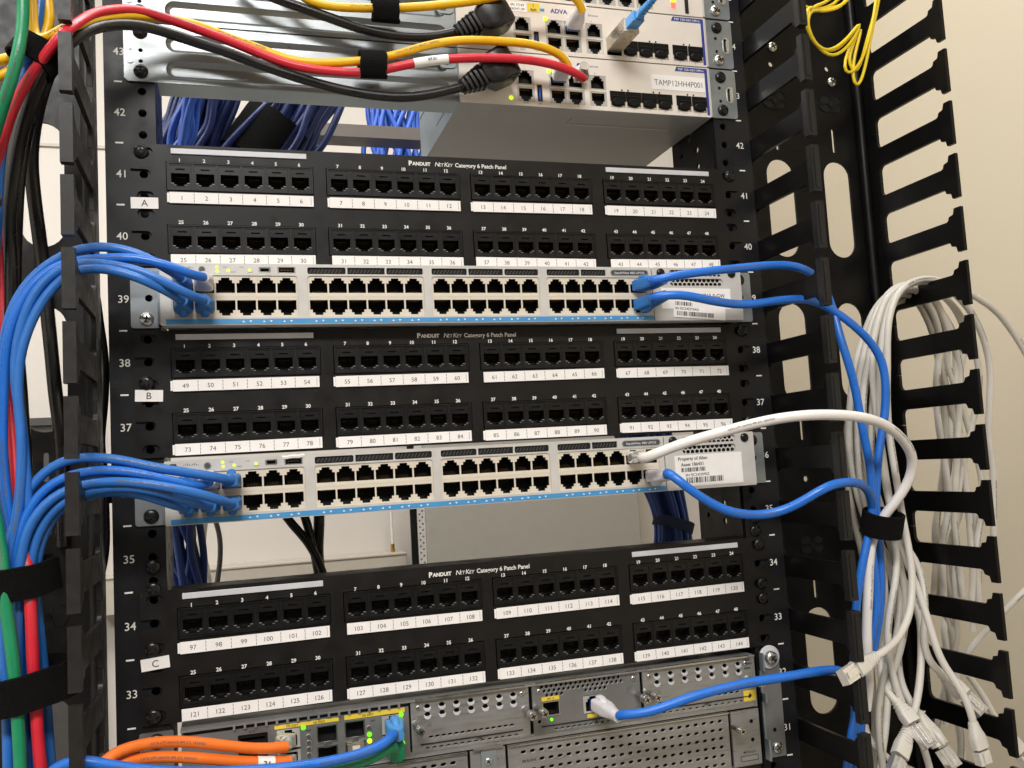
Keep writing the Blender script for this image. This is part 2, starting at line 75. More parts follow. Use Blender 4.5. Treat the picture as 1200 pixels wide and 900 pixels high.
# ------------------------------------------------------------------ materials
def lin(c):
    return tuple((v/255/12.92 if v/255 <= .04045 else ((v/255+.055)/1.055)**2.4) for v in c)
def mat(name, rgb, rough=.5, metal=0., var=.06, bump=0., bscale=900., vscale=60., emit=0., ior=None, trans=0., stretch=None, alpha=1., coat=0., spec=.5):
    m = bpy.data.materials.new(name); m.use_nodes = True
    nt = m.node_tree; b = nt.nodes['Principled BSDF']; L = nt.links
    col = lin(rgb)
    b.inputs['Base Color'].default_value = (*col, 1)
    b.inputs['Metallic'].default_value = metal
    b.inputs['Roughness'].default_value = rough
    b.inputs['Specular IOR Level'].default_value = spec
    if coat: b.inputs['Coat Weight'].default_value = coat
    if trans: b.inputs['Transmission Weight'].default_value = trans
    if ior: b.inputs['IOR'].default_value = ior
    if emit:
        b.inputs['Emission Color'].default_value = (*col, 1); b.inputs['Emission Strength'].default_value = emit
    tc = nt.nodes.new('ShaderNodeTexCoord'); mp = nt.nodes.new('ShaderNodeMapping')
    L.new(tc.outputs['Object'], mp.inputs['Vector'])
    if stretch: mp.inputs['Scale'].default_value = stretch
    if var:
        n = nt.nodes.new('ShaderNodeTexNoise'); n.inputs['Scale'].default_value = vscale; n.inputs['Detail'].default_value = 4
        L.new(mp.outputs[0], n.inputs['Vector'])
        r = nt.nodes.new('ShaderNodeMapRange'); r.inputs['From Min'].default_value = .3; r.inputs['From Max'].default_value = .7
        r.inputs['To Min'].default_value = 1-var; r.inputs['To Max'].default_value = 1+var
        L.new(n.outputs['Fac'], r.inputs['Value'])
        mx = nt.nodes.new('ShaderNodeVectorMath'); mx.operation = 'SCALE'; mx.inputs[0].default_value = col
        L.new(r.outputs[0], mx.inputs['Scale']); L.new(mx.outputs[0], b.inputs['Base Color'])
        r2 = nt.nodes.new('ShaderNodeMapRange'); r2.inputs['From Min'].default_value = .3; r2.inputs['From Max'].default_value = .7
        r2.inputs['To Min'].default_value = max(.03, rough-.1); r2.inputs['To Max'].default_value = min(1, rough+.1)
        L.new(n.outputs['Fac'], r2.inputs['Value']); L.new(r2.outputs[0], b.inputs['Roughness'])
    if bump:
        n2 = nt.nodes.new('ShaderNodeTexNoise'); n2.inputs['Scale'].default_value = bscale; n2.inputs['Detail'].default_value = 3
        L.new(mp.outputs[0], n2.inputs['Vector'])
        bp_ = nt.nodes.new('ShaderNodeBump'); bp_.inputs['Strength'].default_value = bump; bp_.inputs['Distance'].default_value = .0006 if bump<.9 else .002
        L.new(n2.outputs['Fac'], bp_.inputs['Height']); L.new(bp_.outputs[0], b.inputs['Normal'])
    return m
M = {}
M['rack'] = mat('black_powder_coat', (25,25,27), .38, 0, .12, .16, 1600, spec=.24)
M['panel'] = mat('black_panel_paint', (25,23,22), .4, 0, .10, .13, 1800, spec=.25)
M['jack'] = mat('black_jack_plastic', (19,18,18), .38, 0, .08, spec=.3)
M['ledge'] = mat('grey_ledge_plastic', (112,110,107), .4, 0, .05)
M['dark'] = mat('dark_cavity', (9,9,9), .8, 0, 0)
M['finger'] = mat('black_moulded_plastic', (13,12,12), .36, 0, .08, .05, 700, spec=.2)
M['print'] = mat('white_print', (226,224,218), .7, 0, .05)
M['ink'] = mat('grey_ink', (74,72,72), .8, 0, .1)
M['inkb'] = mat('black_ink', (28,27,27), .7, 0, .1)
M['paper'] = mat('label_paper', (238,234,231), .75, 0, .035, .05, 500)
M['strip'] = mat('pale_grey_strip', (196,196,200), .4, 0, .06)
M['zinc'] = mat('galvanised_steel', (142,147,149), .36, .6, .09, .06, 600, 25, stretch=(1,1,4))
M['zincd'] = mat('dull_galvanised_steel', (150,160,164), .42, .6, .09, .06, 600, 25)
M['nickel'] = mat('brushed_nickel_plate', (154,153,151), .34, .55, .14, .07, 900, 40, stretch=(1,1,8))
M['nickeld'] = mat('dark_steel_plate', (128,128,127), .38, .5, .12, .07, 900, 40)
M['chrome'] = mat('bright_screw_steel', (205,203,198), .22, .95, .08)
M['blackscrew'] = mat('black_oxide_screw', (34,33,32), .2, .5, .1)
M['bezel'] = mat('light_grey_bezel', (197,194,190), .42, .1, .05, .12, 1500)
M['portc'] = mat('cream_port_plastic', (212,203,187), .4, 0, .05)
M['cream'] = mat('cream_white_faceplate', (222,213,203), .45, 0, .03, .08, 1500)
M['under'] = mat('grey_chassis_paint', (158,156,152), .5, .2, .05, .08, 1200)
M['stripe'] = mat('blue_stripe', (66,142,197), .45, 0, .05)
M['gold'] = mat('gold_contact', (150,118,60), .35, .9, .05)
M['led'] = mat('lit_green_led', (196,255,40), .4, 0, 0, emit=1.1)
M['ledg'] = mat('lit_green_port_led', (110,240,30), .4, 0, 0, emit=.9)
M['ledr'] = mat('lit_red_led', (255,110,90), .4, 0, 0, emit=.8)
M['blue'] = mat('blue_cable_jacket', (42,106,184), .36, 0, .06, .12, 500, 40)
M['blue2'] = mat('deep_blue_cable_jacket', (32,106,200), .34, 0, .06, .12, 500, 40)
M['boot'] = mat('blue_moulded_boot', (46,108,176), .4, 0, .05, .1, 900)
M['bbundle'] = mat('blue_bulk_cable', (40,86,180), .42, 0, .1)
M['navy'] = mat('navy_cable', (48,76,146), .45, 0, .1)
M['navyd'] = mat('shaded_blue_cable', (25,43,98), .45, 0, .1)  # blue bundles behind the top opening, their shade put into the colour
M['green'] = mat('green_cable_jacket', (20,132,88), .38, 0, .06, .1, 500)
M['red'] = mat('red_cable_jacket', (206,36,52), .36, 0, .06, .1, 500)
M['yellow'] = mat('yellow_cable_jacket', (232,178,12), .38, 0, .06, .1, 500)
M['fibre'] = mat('yellow_fibre_jacket', (236,206,30), .35, 0, .05)
M['orange'] = mat('orange_cable_jacket', (238,116,36), .4, 0, .05, .1, 500)
M['white'] = mat('white_cable_jacket', (224,219,214), .42, 0, .04, .08, 500)
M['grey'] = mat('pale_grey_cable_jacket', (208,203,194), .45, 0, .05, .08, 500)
M['greyd'] = mat('shaded_grey_cable_jacket', (182,176,163), .5, 0, .06, .08, 500)  # darker copy of the grey jacket; shade on outer cables put into colour
M['cprint'] = mat('jacket_print', (96,94,90), .7, 0, .2)
M['black'] = mat('black_cable_jacket', (24,22,21), .32, 0, .1, .08, 400)
M['tip'] = mat('lighter_finger_tip', (27,26,26), .4, 0, .2, .06, 700, 120, spec=.3)  # lighter than the rest of the finger
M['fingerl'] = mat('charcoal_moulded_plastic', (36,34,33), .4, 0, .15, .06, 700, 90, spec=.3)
M['frame'] = mat('socket_frame_metal', (186,182,174), .4, .3, .05)
M['velcro'] = mat('black_hook_and_loop', (15,14,14), .95, 0, .45, 1., 1400, 900, spec=.15)
M['navystrap'] = mat('navy_hook_and_loop', (24,40,72), .9, 0, .3, 1., 2600, 900)
M['clear'] = mat('clear_polycarbonate', (236,234,230), .12, 0, 0, trans=.75, ior=1.5)
M['milky'] = mat('milky_boot_plastic', (226,222,226), .3, 0, .04, trans=.25, ior=1.4)
M['bluec'] = mat('dark_blue_plug', (36,72,160), .25, 0, .05, trans=.2)
M['lc'] = mat('light_blue_connector', (74,144,206), .35, 0, .04)
M['yellowp'] = mat('yellow_print', (224,196,60), .55, 0, .05)
M['navyp'] = mat('navy_print', (44,58,140), .5, 0, .04)
M['usb'] = mat('usb_blue', (40,84,160), .4, 0, 0)
M['wallw'] = mat('white_wall_paint', (208,202,194), .7, 0, .012, .15, 120, 2)
M['wallb'] = mat('beige_wall_paint', (186,175,153), .7, 0, .012, .15, 120, 2)
M['ceil'] = mat('ceiling_tile', (228,224,216), .8, 0, .03)
M['floor'] = mat('floor_vinyl', (150,146,140), .5, 0, .06)
M['cab'] = mat('grey_cabinet_paint', (162,159,152), .5, .1, .03, .05, 900)
M['race'] = mat('putty_raceway', (184,177,164), .5, 0, .03)
M['barm'] = mat('grey_brown_bar', (98,92,86), .5, .2, .06)
M['brass'] = mat('brass', (190,150,70), .3, .9, .05)
M['sfp'] = mat('transceiver_shell', (190,180,164), .32, .8, .08, .05)
M['dkgrey'] = mat('charcoal_plastic', (70,68,66), .5, 0, .06)

# ------------------------------------------------------------------ mesh builder
def V(*a): return Vector(a)
FONTC = {}
def glyphs(s, bold=0., shear=0.):
    k = (s, bold, shear)
    if k not in FONTC:
        c = bpy.data.curves.new('t', 'FONT'); c.body = s; c.size = 1; c.resolution_u = 3; c.offset = bold; c.shear = shear; c.fill_mode = 'FRONT'
        o = bpy.data.objects.new('t', c); COL.objects.link(o)
        me = bpy.data.meshes.new_from_object(o)
        FONTC[k] = ([tuple(v.co) for v in me.vertices], [tuple(p.vertices) for p in me.polygons])
        bpy.data.objects.remove(o); bpy.data.meshes.remove(me); bpy.data.curves.remove(c)
    return FONTC[k]
class MB:
    def __init__(s): s.v=[]; s.f=[]; s.m=[]; s.sm=[]; s.mats=[]
    def mi(s, m):
        m = M[m] if isinstance(m, str) else m
        if m not in s.mats: s.mats.append(m)
        return s.mats.index(m)
    def add(s, vs, fs, m, smooth=False):
        o=len(s.v); s.v += [tuple(v) for v in vs]; i=s.mi(m)
        for f in fs: s.f.append(tuple(o+k for k in f)); s.m.append(i); s.sm.append(smooth)
        return s
    def box(s, x0,x1,y0,y1,z0,z1, m):
        vs=[(x,y,z) for z in (z0,z1) for y in (y0,y1) for x in (x0,x1)]
        return s.add(vs,[(0,2,3,1),(4,5,7,6),(0,1,5,4),(2,6,7,3),(0,4,6,2),(1,3,7,5)],m)
    def shell(s, x0,x1,y0,y1,z0,z1, t, m):   # box open towards the viewer
        s.box(x0,x1,y0,y1,z0,z0+t,m); s.box(x0,x1,y0,y1,z1-t,z1,m); s.box(x0,x0+t,y0,y1,z0+t,z1-t,m); s.box(x1-t,x1,y0,y1,z0+t,z1-t,m)
        return s
    def obox(s, c, ax, ay, az, m):      # oriented box: centre, half-axis vectors
        vs=[c+ax*i+ay*j+az*k for k in (-1,1) for j in (-1,1) for i in (-1,1)]
        return s.add(vs,[(0,2,3,1),(4,5,7,6),(0,1,5,4),(2,6,7,3),(0,4,6,2),(1,3,7,5)],m)
    def plate(s, outer, holes, O, t, m, mside=None, Uv=V(1,0,0), Vv=V(0,0,1)):
        N=Uv.cross(Vv); loops=[outer]+list(holes); pts=[]; fl=[]
        for l in loops:
            b=len(pts); pts += [Vector(p) for p in l]; fl.append(list(range(b,b+len(l))))
        if holes:
            rv,re,rf,_,_,of = delaunay_2d_cdt(pts, [], fl, 0, 1e-5)
            rf=[f for f,o in zip(rf,of) if list(o)==[0]]
        else:
            rv,rf = pts,[tuple(range(len(pts)))]
            a=sum(pts[i].x*pts[(i+1)%len(pts)].y-pts[(i+1)%len(pts)].x*pts[i].y for i in range(len(pts)))
            if a<0: rf=[tuple(reversed(rf[0]))]
        P3=lambda p,d:O+Uv*p[0]+Vv*p[1]-N*d
        s.add([P3(p,0) for p in rv],rf,m)
        if t:
            s.add([P3(p,t) for p in rv],[tuple(reversed(f)) for f in rf],m)
            for li,l in enumerate(loops):
                n=len(l); a=sum(l[i][0]*l[(i+1)%n][1]-l[(i+1)%n][0]*l[i][1] for i in range(n))
                vs=[P3(p,0) for p in l]+[P3(p,t) for p in l]
                ccw=(a>0) if li==0 else (a<0)
                fs=[((i+1)%n,i,n+i,n+(i+1)%n) if ccw else (i,(i+1)%n,n+(i+1)%n,n+i) for i in range(n)]
                s.add(vs,fs,(mside or m) if li else m)
        return s
    def quad(s,a,b,c,d,m): return s.add([a,b,c,d],[(0,1,2,3)],m)
    def rings(s, rings, m, smooth=True, cap=True, closed=True):
        n=len(rings[0]); vs=[p for r in rings for p in r]; fs=[]
        for i in range(len(rings)-1):
            for j in range(n):
                k=(j+1)%n; fs.append((i*n+j,i*n+k,(i+1)*n+k,(i+1)*n+j))
        s.add(vs,fs,m,smooth)
        if cap:
            s.add(rings[0],[tuple(reversed(range(n)))],m); s.add(rings[-1],[tuple(range(n))],m)
        return s
    def cyl(s, c, d, r, h, m, n=20, r2=None, smooth=True):
        d=d.normalized(); a=d.orthogonal().normalized(); b=d.cross(a); r2=r if r2 is None else r2
        R=[[c+d*t+(a*math.cos(2*math.pi*i/n)+b*math.sin(2*math.pi*i/n))*q for i in range(n)] for t,q in ((0,r),(h,r2))]
        return s.rings(R,m,smooth)
    def lathe(s, c, d, prof, m, n=20):
        d=d.normalized(); a=d.orthogonal().normalized(); b=d.cross(a)
        R=[[c+d*t+(a*math.cos(2*math.pi*i/n)+b*math.sin(2*math.pi*i/n))*q for i in range(n)] for t,q in prof]
        return s.rings(R,m,True)
    def loft(s, secs, m, n=20, smooth=True):
        # secs: (centre, axisA, axisB, halfA, halfB, exponent)
        R=[]
        for c,a,b,ha,hb,e in secs:
            r=[]
            for i in range(n):
                t=2*math.pi*(i+.5)/n; x,y=math.cos(t),math.sin(t)
                sx=math.copysign(abs(x)**(2/e),x); sy=math.copysign(abs(y)**(2/e),y)
                r.append(c+a*(ha*sx)+b*(hb*sy))
            R.append(r)
        return s.rings(R,m,smooth)
    def text(s, t, x, y, z, h, m, align='C', bold=.012, shear=0., rot=0., wid=None):
        vs,fs=glyphs(t,bold,shear)
        if not vs: return s
        k=h/.70; xs=[v[0] for v in vs]; x0,x1=min(xs),max(xs)
        sx=k if wid is None else wid/(x1-x0)
        off={'C':(x0+x1)/2,'L':x0,'R':x1}[align]
        ca,sa=math.cos(rot),math.sin(rot); out=[]
        for v in vs:
            a,b=(v[0]-off)*sx,(v[1]-.35)*k
            out.append((x+a*ca-b*sa,y,z+a*sa+b*ca))
        return s.add(out,fs,m)
    def mesh(s, name, origin=V(0,0,0)):
        me=bpy.data.meshes.new(name)
        o=origin
        me.from_pydata([((v[0]-o.x)*S,(v[1]-o.y)*S,(v[2]-o.z)*S) for v in s.v],[],s.f)
        for m in s.mats: me.materials.append(m)
        me.polygons.foreach_set('material_index',s.m); me.polygons.foreach_set('use_smooth',s.sm)
        me.update(); return me
ORG={}
def link(name, data, parent=None, org=V(0,0,0), bevel=0.):
    o=bpy.data.objects.new(name,data); COL.objects.link(o)
    ORG[o]=org.copy()
    if parent is not None:
        o.parent=parent; o.location=(org-ORG[parent])*S
    else: o.location=(org+V(0,0,Z0))*S
    if bevel:
        b=o.modifiers.new('edge','BEVEL'); b.width=bevel*S; b.segments=2; b.limit_method='ANGLE'; b.angle_limit=math.radians(50)
    return o
def part(name, mb, parent, org=None, bevel=0., label=None):
    org=ORG[parent] if org is None else org
    o=link(name,mb.mesh(name,org),parent,org,bevel)
    if label: o['label']=label
    return o
def thing(name, label, cat, org=V(0,0,0), group=None):
    o=link(name,None,None,org); o.empty_display_size=.01
    o['label']=label; o['category']=cat
    if group: o['group']=group
    return o
def solo(name, mb, label, cat, org=V(0,0,0), group=None, bevel=0.):
    o=link(name,mb.mesh(name,org),None,org,bevel); o['label']=label; o['category']=cat
    if group: o['group']=group
    return o
def struct(name, mb, org=V(0,0,0)):
    o=link(name,mb.mesh(name,org),None,org); o['kind']='structure'; return o
# 2D outlines
def rect(x0,x1,z0,z1,r=0.,n=4):
    if r<=0: return [(x0,z0),(x1,z0),(x1,z1),(x0,z1)]
    p=[]
    for cx,cz,a in ((x1-r,z0+r,-90),(x1-r,z1-r,0),(x0+r,z1-r,90),(x0+r,z0+r,180)):
        for i in range(n+1):
            t=math.radians(a+90*i/n); p.append((cx+r*math.cos(t),cz+r*math.sin(t)))
    return p
def circ(cx,cz,r,n=16,ph=0.): return [(cx+r*math.cos(2*math.pi*i/n+ph),cz+r*math.sin(2*math.pi*i/n+ph)) for i in range(n)]
def slot(cx,cz,w,h,n=6):
    r=min(w,h)/2*.999; return rect(cx-w/2,cx+w/2,cz-h/2,cz+h/2,r,n)
# swept tubes
def spline(pts, step=5.):
    P_=[Vector(p) for p in pts]
    P_=[P_[0]+(P_[0]-P_[1])]+P_+[P_[-1]+(P_[-1]-P_[-2])]
    out=[]
    for i in range(1,len(P_)-2):
        p0,p1,p2,p3=P_[i-1:i+3]
        t0=0.; t1=t0+max((p1-p0).length,1e-3)**.5; t2=t1+max((p2-p1).length,1e-3)**.5; t3=t2+max((p3-p2).length,1e-3)**.5
        n=max(2,int((p2-p1).length/step))
        for k in range(n):
            t=t1+(t2-t1)*k/n
            A1=p0*((t1-t)/(t1-t0))+p1*((t-t0)/(t1-t0)); A2=p1*((t2-t)/(t2-t1))+p2*((t-t1)/(t2-t1)); A3=p2*((t3-t)/(t3-t2))+p3*((t-t2)/(t3-t2))
            B1=A1*((t2-t)/(t2-t0))+A2*((t-t0)/(t2-t0)); B2=A2*((t3-t)/(t3-t1))+A3*((t-t1)/(t3-t1))
            out.append(B1*((t2-t)/(t2-t1))+B2*((t-t1)/(t2-t1)))
    out.append(P_[-2])
    for _ in range(3):       # light smoothing, as a stiff jacket would
        out=[out[0]]+[(out[i-1]+out[i]*2+out[i+1])/4 for i in range(1,len(out)-1)]+[out[-1]]
    return out
def tube(mb, pts, r, m, n=14, raw=False, wob=0.):
    c=pts if raw else spline(pts)
    if not raw:
        k0=r*37+pts[0][0]*.31; n_=len(c)
        c=[p+Vector((noise.noise(V(p.z*.016,k0,p.x*.012)),.4*noise.noise(V(k0,p.x*.02,p.z*.02)),noise.noise(V(p.x*.018,p.z*.01,k0+9))))*(1.7*min(1,i/14,(n_-1-i)/14)) for i,p in enumerate(c)]
    t0=(c[1]-c[0]).normalized(); a=t0.orthogonal().normalized(); R=[]
    for i,p in enumerate(c):
        t=(c[min(i+1,len(c)-1)]-c[max(i-1,0)]).normalized()
        a=(a-t*a.dot(t)).normalized(); b=t.cross(a)
        q=r*(1+wob*noise.noise(p*.05)) if wob else r
        R.append([p+(a*math.cos(2*math.pi*k/n)+b*math.sin(2*math.pi*k/n))*q for k in range(n)])
    mb.rings(R,m,True); return c

def jacket_print(mb, c, r, txt, every=95., start=40., h=1.5, m='cprint'):
    L=[0.]
    for i in range(1,len(c)): L.append(L[-1]+(c[i]-c[i-1]).length)
    vs,fs=glyphs(txt,.01,0.); k=h/.70; W_=max(v[0] for v in vs)*k
    def at(s_):
        j=0
        lo,hi=0,len(L)-1
        while hi-lo>1:
            j=(lo+hi)//2
            if L[j]<=s_: lo=j
            else: hi=j
        f=(s_-L[lo])/max(L[hi]-L[lo],1e-6); p=c[lo].lerp(c[hi],f); t=(c[min(hi+1,len(c)-1)]-c[max(lo-1,0)]).normalized(); return p,t
    s0=start
    while s0+W_<L[-1]-15:
        out=[]
        for v in vs:
            p,t=at(s0+v[0]*k); n=V(.12,-1,.15); n=(n-t*n.dot(t)).normalized(); b=n.cross(t) if t.x>0 else t.cross(n)
            q=(v[1]-.35)*k; out.append(p+b*(-q if t.x>0 else q)*(-1 if t.x>0 else 1)+n*(math.sqrt(max(r*r-q*q,.01))+.12))
        mb.add(out,fs,m); s0+=W_+every

# ------------------------------------------------------------------ room
BACK, RIGHT, LEFTW = 950., 720., -1500.
w=MB(); w.box(LEFTW,RIGHT,BACK,BACK+100,-Z0,1000,'wallw'); struct('wall_back',w)
w=MB(); w.box(RIGHT,RIGHT+100,-3000,BACK,-Z0,1000,'wallb'); struct('wall_right',w)
w=MB(); w.box(LEFTW-100,LEFTW,-3000,BACK,-Z0,1000,'wallw'); struct('wall_left',w)
w=MB(); w.box(LEFTW,RIGHT,-3000,BACK,-Z0-100,-Z0,'floor'); struct('floor',w)
w=MB(); w.box(LEFTW,RIGHT,-3000,BACK,1000,1100,'ceil'); struct('ceiling',w)

# ------------------------------------------------------------------ screws
def screw_mesh(name, m, r=4.9, washer=False, proud=2.6):
    mb=MB(); d=V(0,-1,0)
    if washer:
        mb.lathe(V(0,0,0),d,[(0,9.4),(.9,9.4),(1.4,8.8),(1.5,5)],'strip',28)
        mb.lathe(V(0,-1.5,0),d,[(0,5.6),(3.2,5.2),(4.6,3.9),(5.0,2.2)],m,24); top=-6.4
    else:
        mb.lathe(V(0,0,0),d,[(0,r),(proud*.3,r),(proud*.55,r*.93),(proud*.8,r*.78),(proud*.95,r*.55),(proud*1.02,r*.3)],m,24); top=-proud
    for a in (.5,.5+math.pi/2):
        ca,sa=math.cos(a),math.sin(a)
        mb.obox(V(0,top+.3,0),V(ca,0,sa)*r*.56,V(0,.5,0),V(-sa,0,ca)*.55,'dark')
    return mb.mesh(name)
SCR={'black':screw_mesh('screw','blackscrew',5.0),'steel':screw_mesh('screw','chrome',4.8),'washer':screw_mesh('screw','chrome',4.6,True)}
def screw(parent,x,z,y,kind,name='mounting_screw'):
    o=link(name,SCR[kind],parent,V(x,y,z)); o.rotation_euler=(0,random.uniform(0,3),0); return o

# ------------------------------------------------------------------ equipment rack
rack=thing('equipment_rack','black steel open equipment rack with white unit numbers and threaded holes on its two posts','equipment rack',V(0,0,-Z0))
def post(side):
    mb=MB(); s=side
    zt,zb=380.,-470.
    holes=[]
    for k in range(30,47):
        for d in (-15.875,0,15.875):
            z=(k-38)*U-U/2+U+d-U/2+U/2
            z=(k-37.5)*U+d+U/2-U/2
            if zb+5<z<zt-5: holes.append(circ(s*232.6,z,2.9,12))
    x0,x1=(224.,258.) if s>0 else (-257.5,-224.)
    mb.plate(rect(x0,x1,zb,zt),holes,V(0,0,0),2.,'rack','dark')
    mb.box(x0,x1,0.,2.,-Z0+30,zb-.5,'rack'); mb.box(x0,x1,0.,2.,zt+.5,520,'rack')
    # return flanges
    fl=[]
    for k in range(30,47):
        for d in (-10,5):
            z=(k-37.5)*U+d
            fl.append(circ(29.,z,2.9,10)); 
            fl.append(circ(57.,z+4,2.6,10))
    xi=s*224.-(0 if s>0 else 0)
    mb.plate(rect(2.2,74.,zb,zt),fl,V(xi,0,0),1.8,'finger','rack',Uv=V(0,1,0),Vv=V(0,0,1))  # blacker than the post face: shade on the flange put into its colour
    mb.box(min(s*226.5,s*255),max(s*226.5,s*255),14.,15.5,zb,zt,'dark')  # dark strip added inside the post, stands for the shade behind the holes
    xo=s*256. if s>0 else -255.5
    mb.box(min(xo,xo+s*1.9),max(xo,xo+s*1.9),2.2,60.,-Z0+30,520,'rack')
    mb.box(min(xi,xi+s*12),max(xi,xi+s*12),74.,76.,zb,zt,'rack')
    for k in range(30,47):
        zc=(k-37.5)*U; tx=s*247.6
        mb.text(str(k),tx,-.12,zc,5.3,'print',bold=.004)
        mb.box(s*248.2-2.6,s*248.2+2.6,-.14,-.02,zc-U/2-.55,zc-U/2+.55,'print')
    return part('post',mb,rack,V(s*240,0,-Z0))
pl=post(-1); pr=post(1)
mb=MB(); mb.box(-221,-212,76.5,300,303,317,'barm'); mb.box(212,221,76.5,300,303,317,'barm'); mb.box(-224,224,300,312,303.,317.,'barm'); mb.box(-224,224,312.2,330,303,305,'barm'); part('rear_crossbar',mb,rack,V(0,300,310))
mb=MB(); mb.box(-259,259,-20,360,-Z0,-Z0+29,'rack'); part('base',mb,rack,V(0,100,-Z0))
for x,z,k in ((-232.6,-117.5,'black'),(-232.6,-132.5,'black')): screw(rack,x,z,-.2,k,'rail_screw')
for x,z,k in ((232.6,-117.6,'black'),(232.6,-128.5,'black')): screw(rack,x,z,-.2,k,'rail_screw')

# ------------------------------------------------------------------ vertical cable managers
def rounded_finger(z):
    # outline in (y,z): from the spine towards the front
    r=5.; h=8.6
    def arc(cy,cz,a0,a1,rad=r,n=5): return [(cy+rad*math.cos(math.radians(a0+(a1-a0)*i/n)),cz+rad*math.sin(math.radians(a0+(a1-a0)*i/n))) for i in range(n+1)]
    o=[(8,z-U/2+.15),(2.6,z-U/2+.15)]
    o+=arc(2.6-r,z-h-r,0,90)[0:6] if False else [(2.6,z-h-r)]+arc(2.6-r,z-h-r,0,90)
    o+=[(-70,z-h)]+arc(-70,z-h-3,90,180,3,3)+[(-73.5,z-12.5),(-78,z-13.4),(-79.5,z-18.2),(-86.5,z-18.2)]
    top=[(-86.5,z+18.2),(-79.5,z+18.2),(-78,z+13.4),(-73.5,z+12.5)]+arc(-70,z+h+3,180,270,3,3)+arc(2.6-r,z+h+r,270,360)+[(2.6,z+U/2-.15),(8,z+U/2-.15)]
    return o+top
def manager(side,label):
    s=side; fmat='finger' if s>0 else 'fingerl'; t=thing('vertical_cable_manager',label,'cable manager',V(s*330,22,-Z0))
    mb=MB(); x0,x1=(262.,392.) if s>0 else (-398.,-269.)
    holes=[]
    for cx in (s*301,s*361):
        for zc,h in ((153.,90.),(22.,88.),(-246.,90.)): holes.append(slot(cx,zc,28.,h))
        for zc,h in ((218.,23.),(-46.,20.),(-183.,20.)): holes.append(slot(cx,zc,3.2,h))
        for zc in (287.,-90.): holes.append(circ(cx,zc,2.6,10))
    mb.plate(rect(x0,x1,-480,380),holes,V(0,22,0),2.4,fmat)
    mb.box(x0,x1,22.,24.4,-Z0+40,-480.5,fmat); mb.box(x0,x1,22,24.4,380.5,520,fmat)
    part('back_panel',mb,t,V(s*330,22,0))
    for cx in (s*301,s*361):
        for zc in (253.,-147.):
            k=MB(); k.plate(slot(0,0,25,17),[slot(-6.2,4.1,11,6.6),slot(-6.2,-4.1,11,6.6),slot(7.,4.1,8,6.4),slot(7.,-4.1,8,6.4)],V(cx,21.6,zc),.5,fmat,'dark')
            k.plate(slot(0,0,24.4,16.4),[],V(cx,21.95,zc),0,'dark'); k.cyl(V(cx,21.6,zc),V(0,-1,0),2.6,.6,'jack',12)
            part('knockout',k,t,V(cx,21.6,zc))
    for cx,zc in ((s*303.5,303.),(s*364.5,274.),(s*320,-330.)): screw(t,cx,zc,21.8,'steel','panel_screw')
    sides=(-1,1) if s>0 else (1,)
    for q in sides:
        xp={(1,-1):260.,(1,1):394.,(-1,1):-267.}[(s,q)]
        sp=MB(); sp.box(xp-1.6,xp+1.6,8.2,26.,-Z0+40,520,fmat)
        # rounded corner between spine and back panel
        R=[[V(xp-q*(8-8*math.cos(a)+1.6)+0,22-8+8*math.sin(a),z) for a in [math.radians(90*i/6) for i in range(7)]]+[V(xp-q*1.6,22,z)] for z in (-480.,400.)]
        sp.cyl(V(xp-q*4.,19.5,-480),V(0,0,1),4.6,900,fmat,16)
        part('spine',sp,t,V(xp,20,0))
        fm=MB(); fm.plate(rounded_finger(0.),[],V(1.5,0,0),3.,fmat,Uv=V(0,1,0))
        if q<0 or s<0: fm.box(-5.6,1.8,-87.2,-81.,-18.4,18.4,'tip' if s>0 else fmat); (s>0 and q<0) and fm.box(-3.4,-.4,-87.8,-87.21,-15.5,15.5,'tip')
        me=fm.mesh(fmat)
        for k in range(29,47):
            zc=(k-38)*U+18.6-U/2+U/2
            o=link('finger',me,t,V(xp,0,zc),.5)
    return t
manager(1,'black plastic vertical cable manager right of the rack, holding grey cables on its fingers')
manager(-1,'black plastic vertical cable manager left of the rack, beside the blue cable trunk')

# ------------------------------------------------------------------ patch panels
def jack_mesh():
    mb=MB(); o=rect(-7.7,7.7,-8.7,8.7)
    op=[(-6.2,-4.6),(-4.4,-4.6),(-4.4,-5.9),(-2.7,-5.9),(-2.7,-7.2),(2.7,-7.2),(2.7,-5.9),(4.4,-5.9),(4.4,-4.6),(6.2,-4.6),(6.2,2.3),(-6.2,2.3)]
    mb.plate(o,[op,rect(-3.1,3.1,4.7,5.7)],V(0,0,0),10.,'jack','jack')
    mb.quad(V(-6.3,9.9,-7.4),V(6.3,9.9,-7.4),V(6.3,9.9,2.5),V(-6.3,9.9,2.5),'dark')
    mb.quad(V(-3.2,1.2,4.6),V(3.2,1.2,4.6),V(3.2,1.2,5.8),V(-3.2,1.2,5.8),'dark')
    mb.box(-7.7,-7.25,-.35,0,-8.7,8.7,'jack'); mb.box(7.25,7.7,-.35,0,-8.7,8.7,'jack'); mb.box(-7.2,7.2,-.35,0,8.2,8.7,'jack')
    for i in range(8):
        x=-3.6+i*1.03; mb.obox(V(x,5.6,-1.0),V(.17,0,0),V(0,2.6,-1.3),V(0,.12,.2),'gold')
    for q in (-1,1):
        mb.box(q*5.35-.95,q*5.35+.95,-.12,.5,-5.25,-4.62,'ledge'); mb.box(q*3.55-.8,q*3.55+.8,-.12,.5,-6.45,-5.95,'ledge')
    return mb.mesh('jack')
JACK=jack_mesh()
GX=(-166.7,-55.3,55.4,167.0)
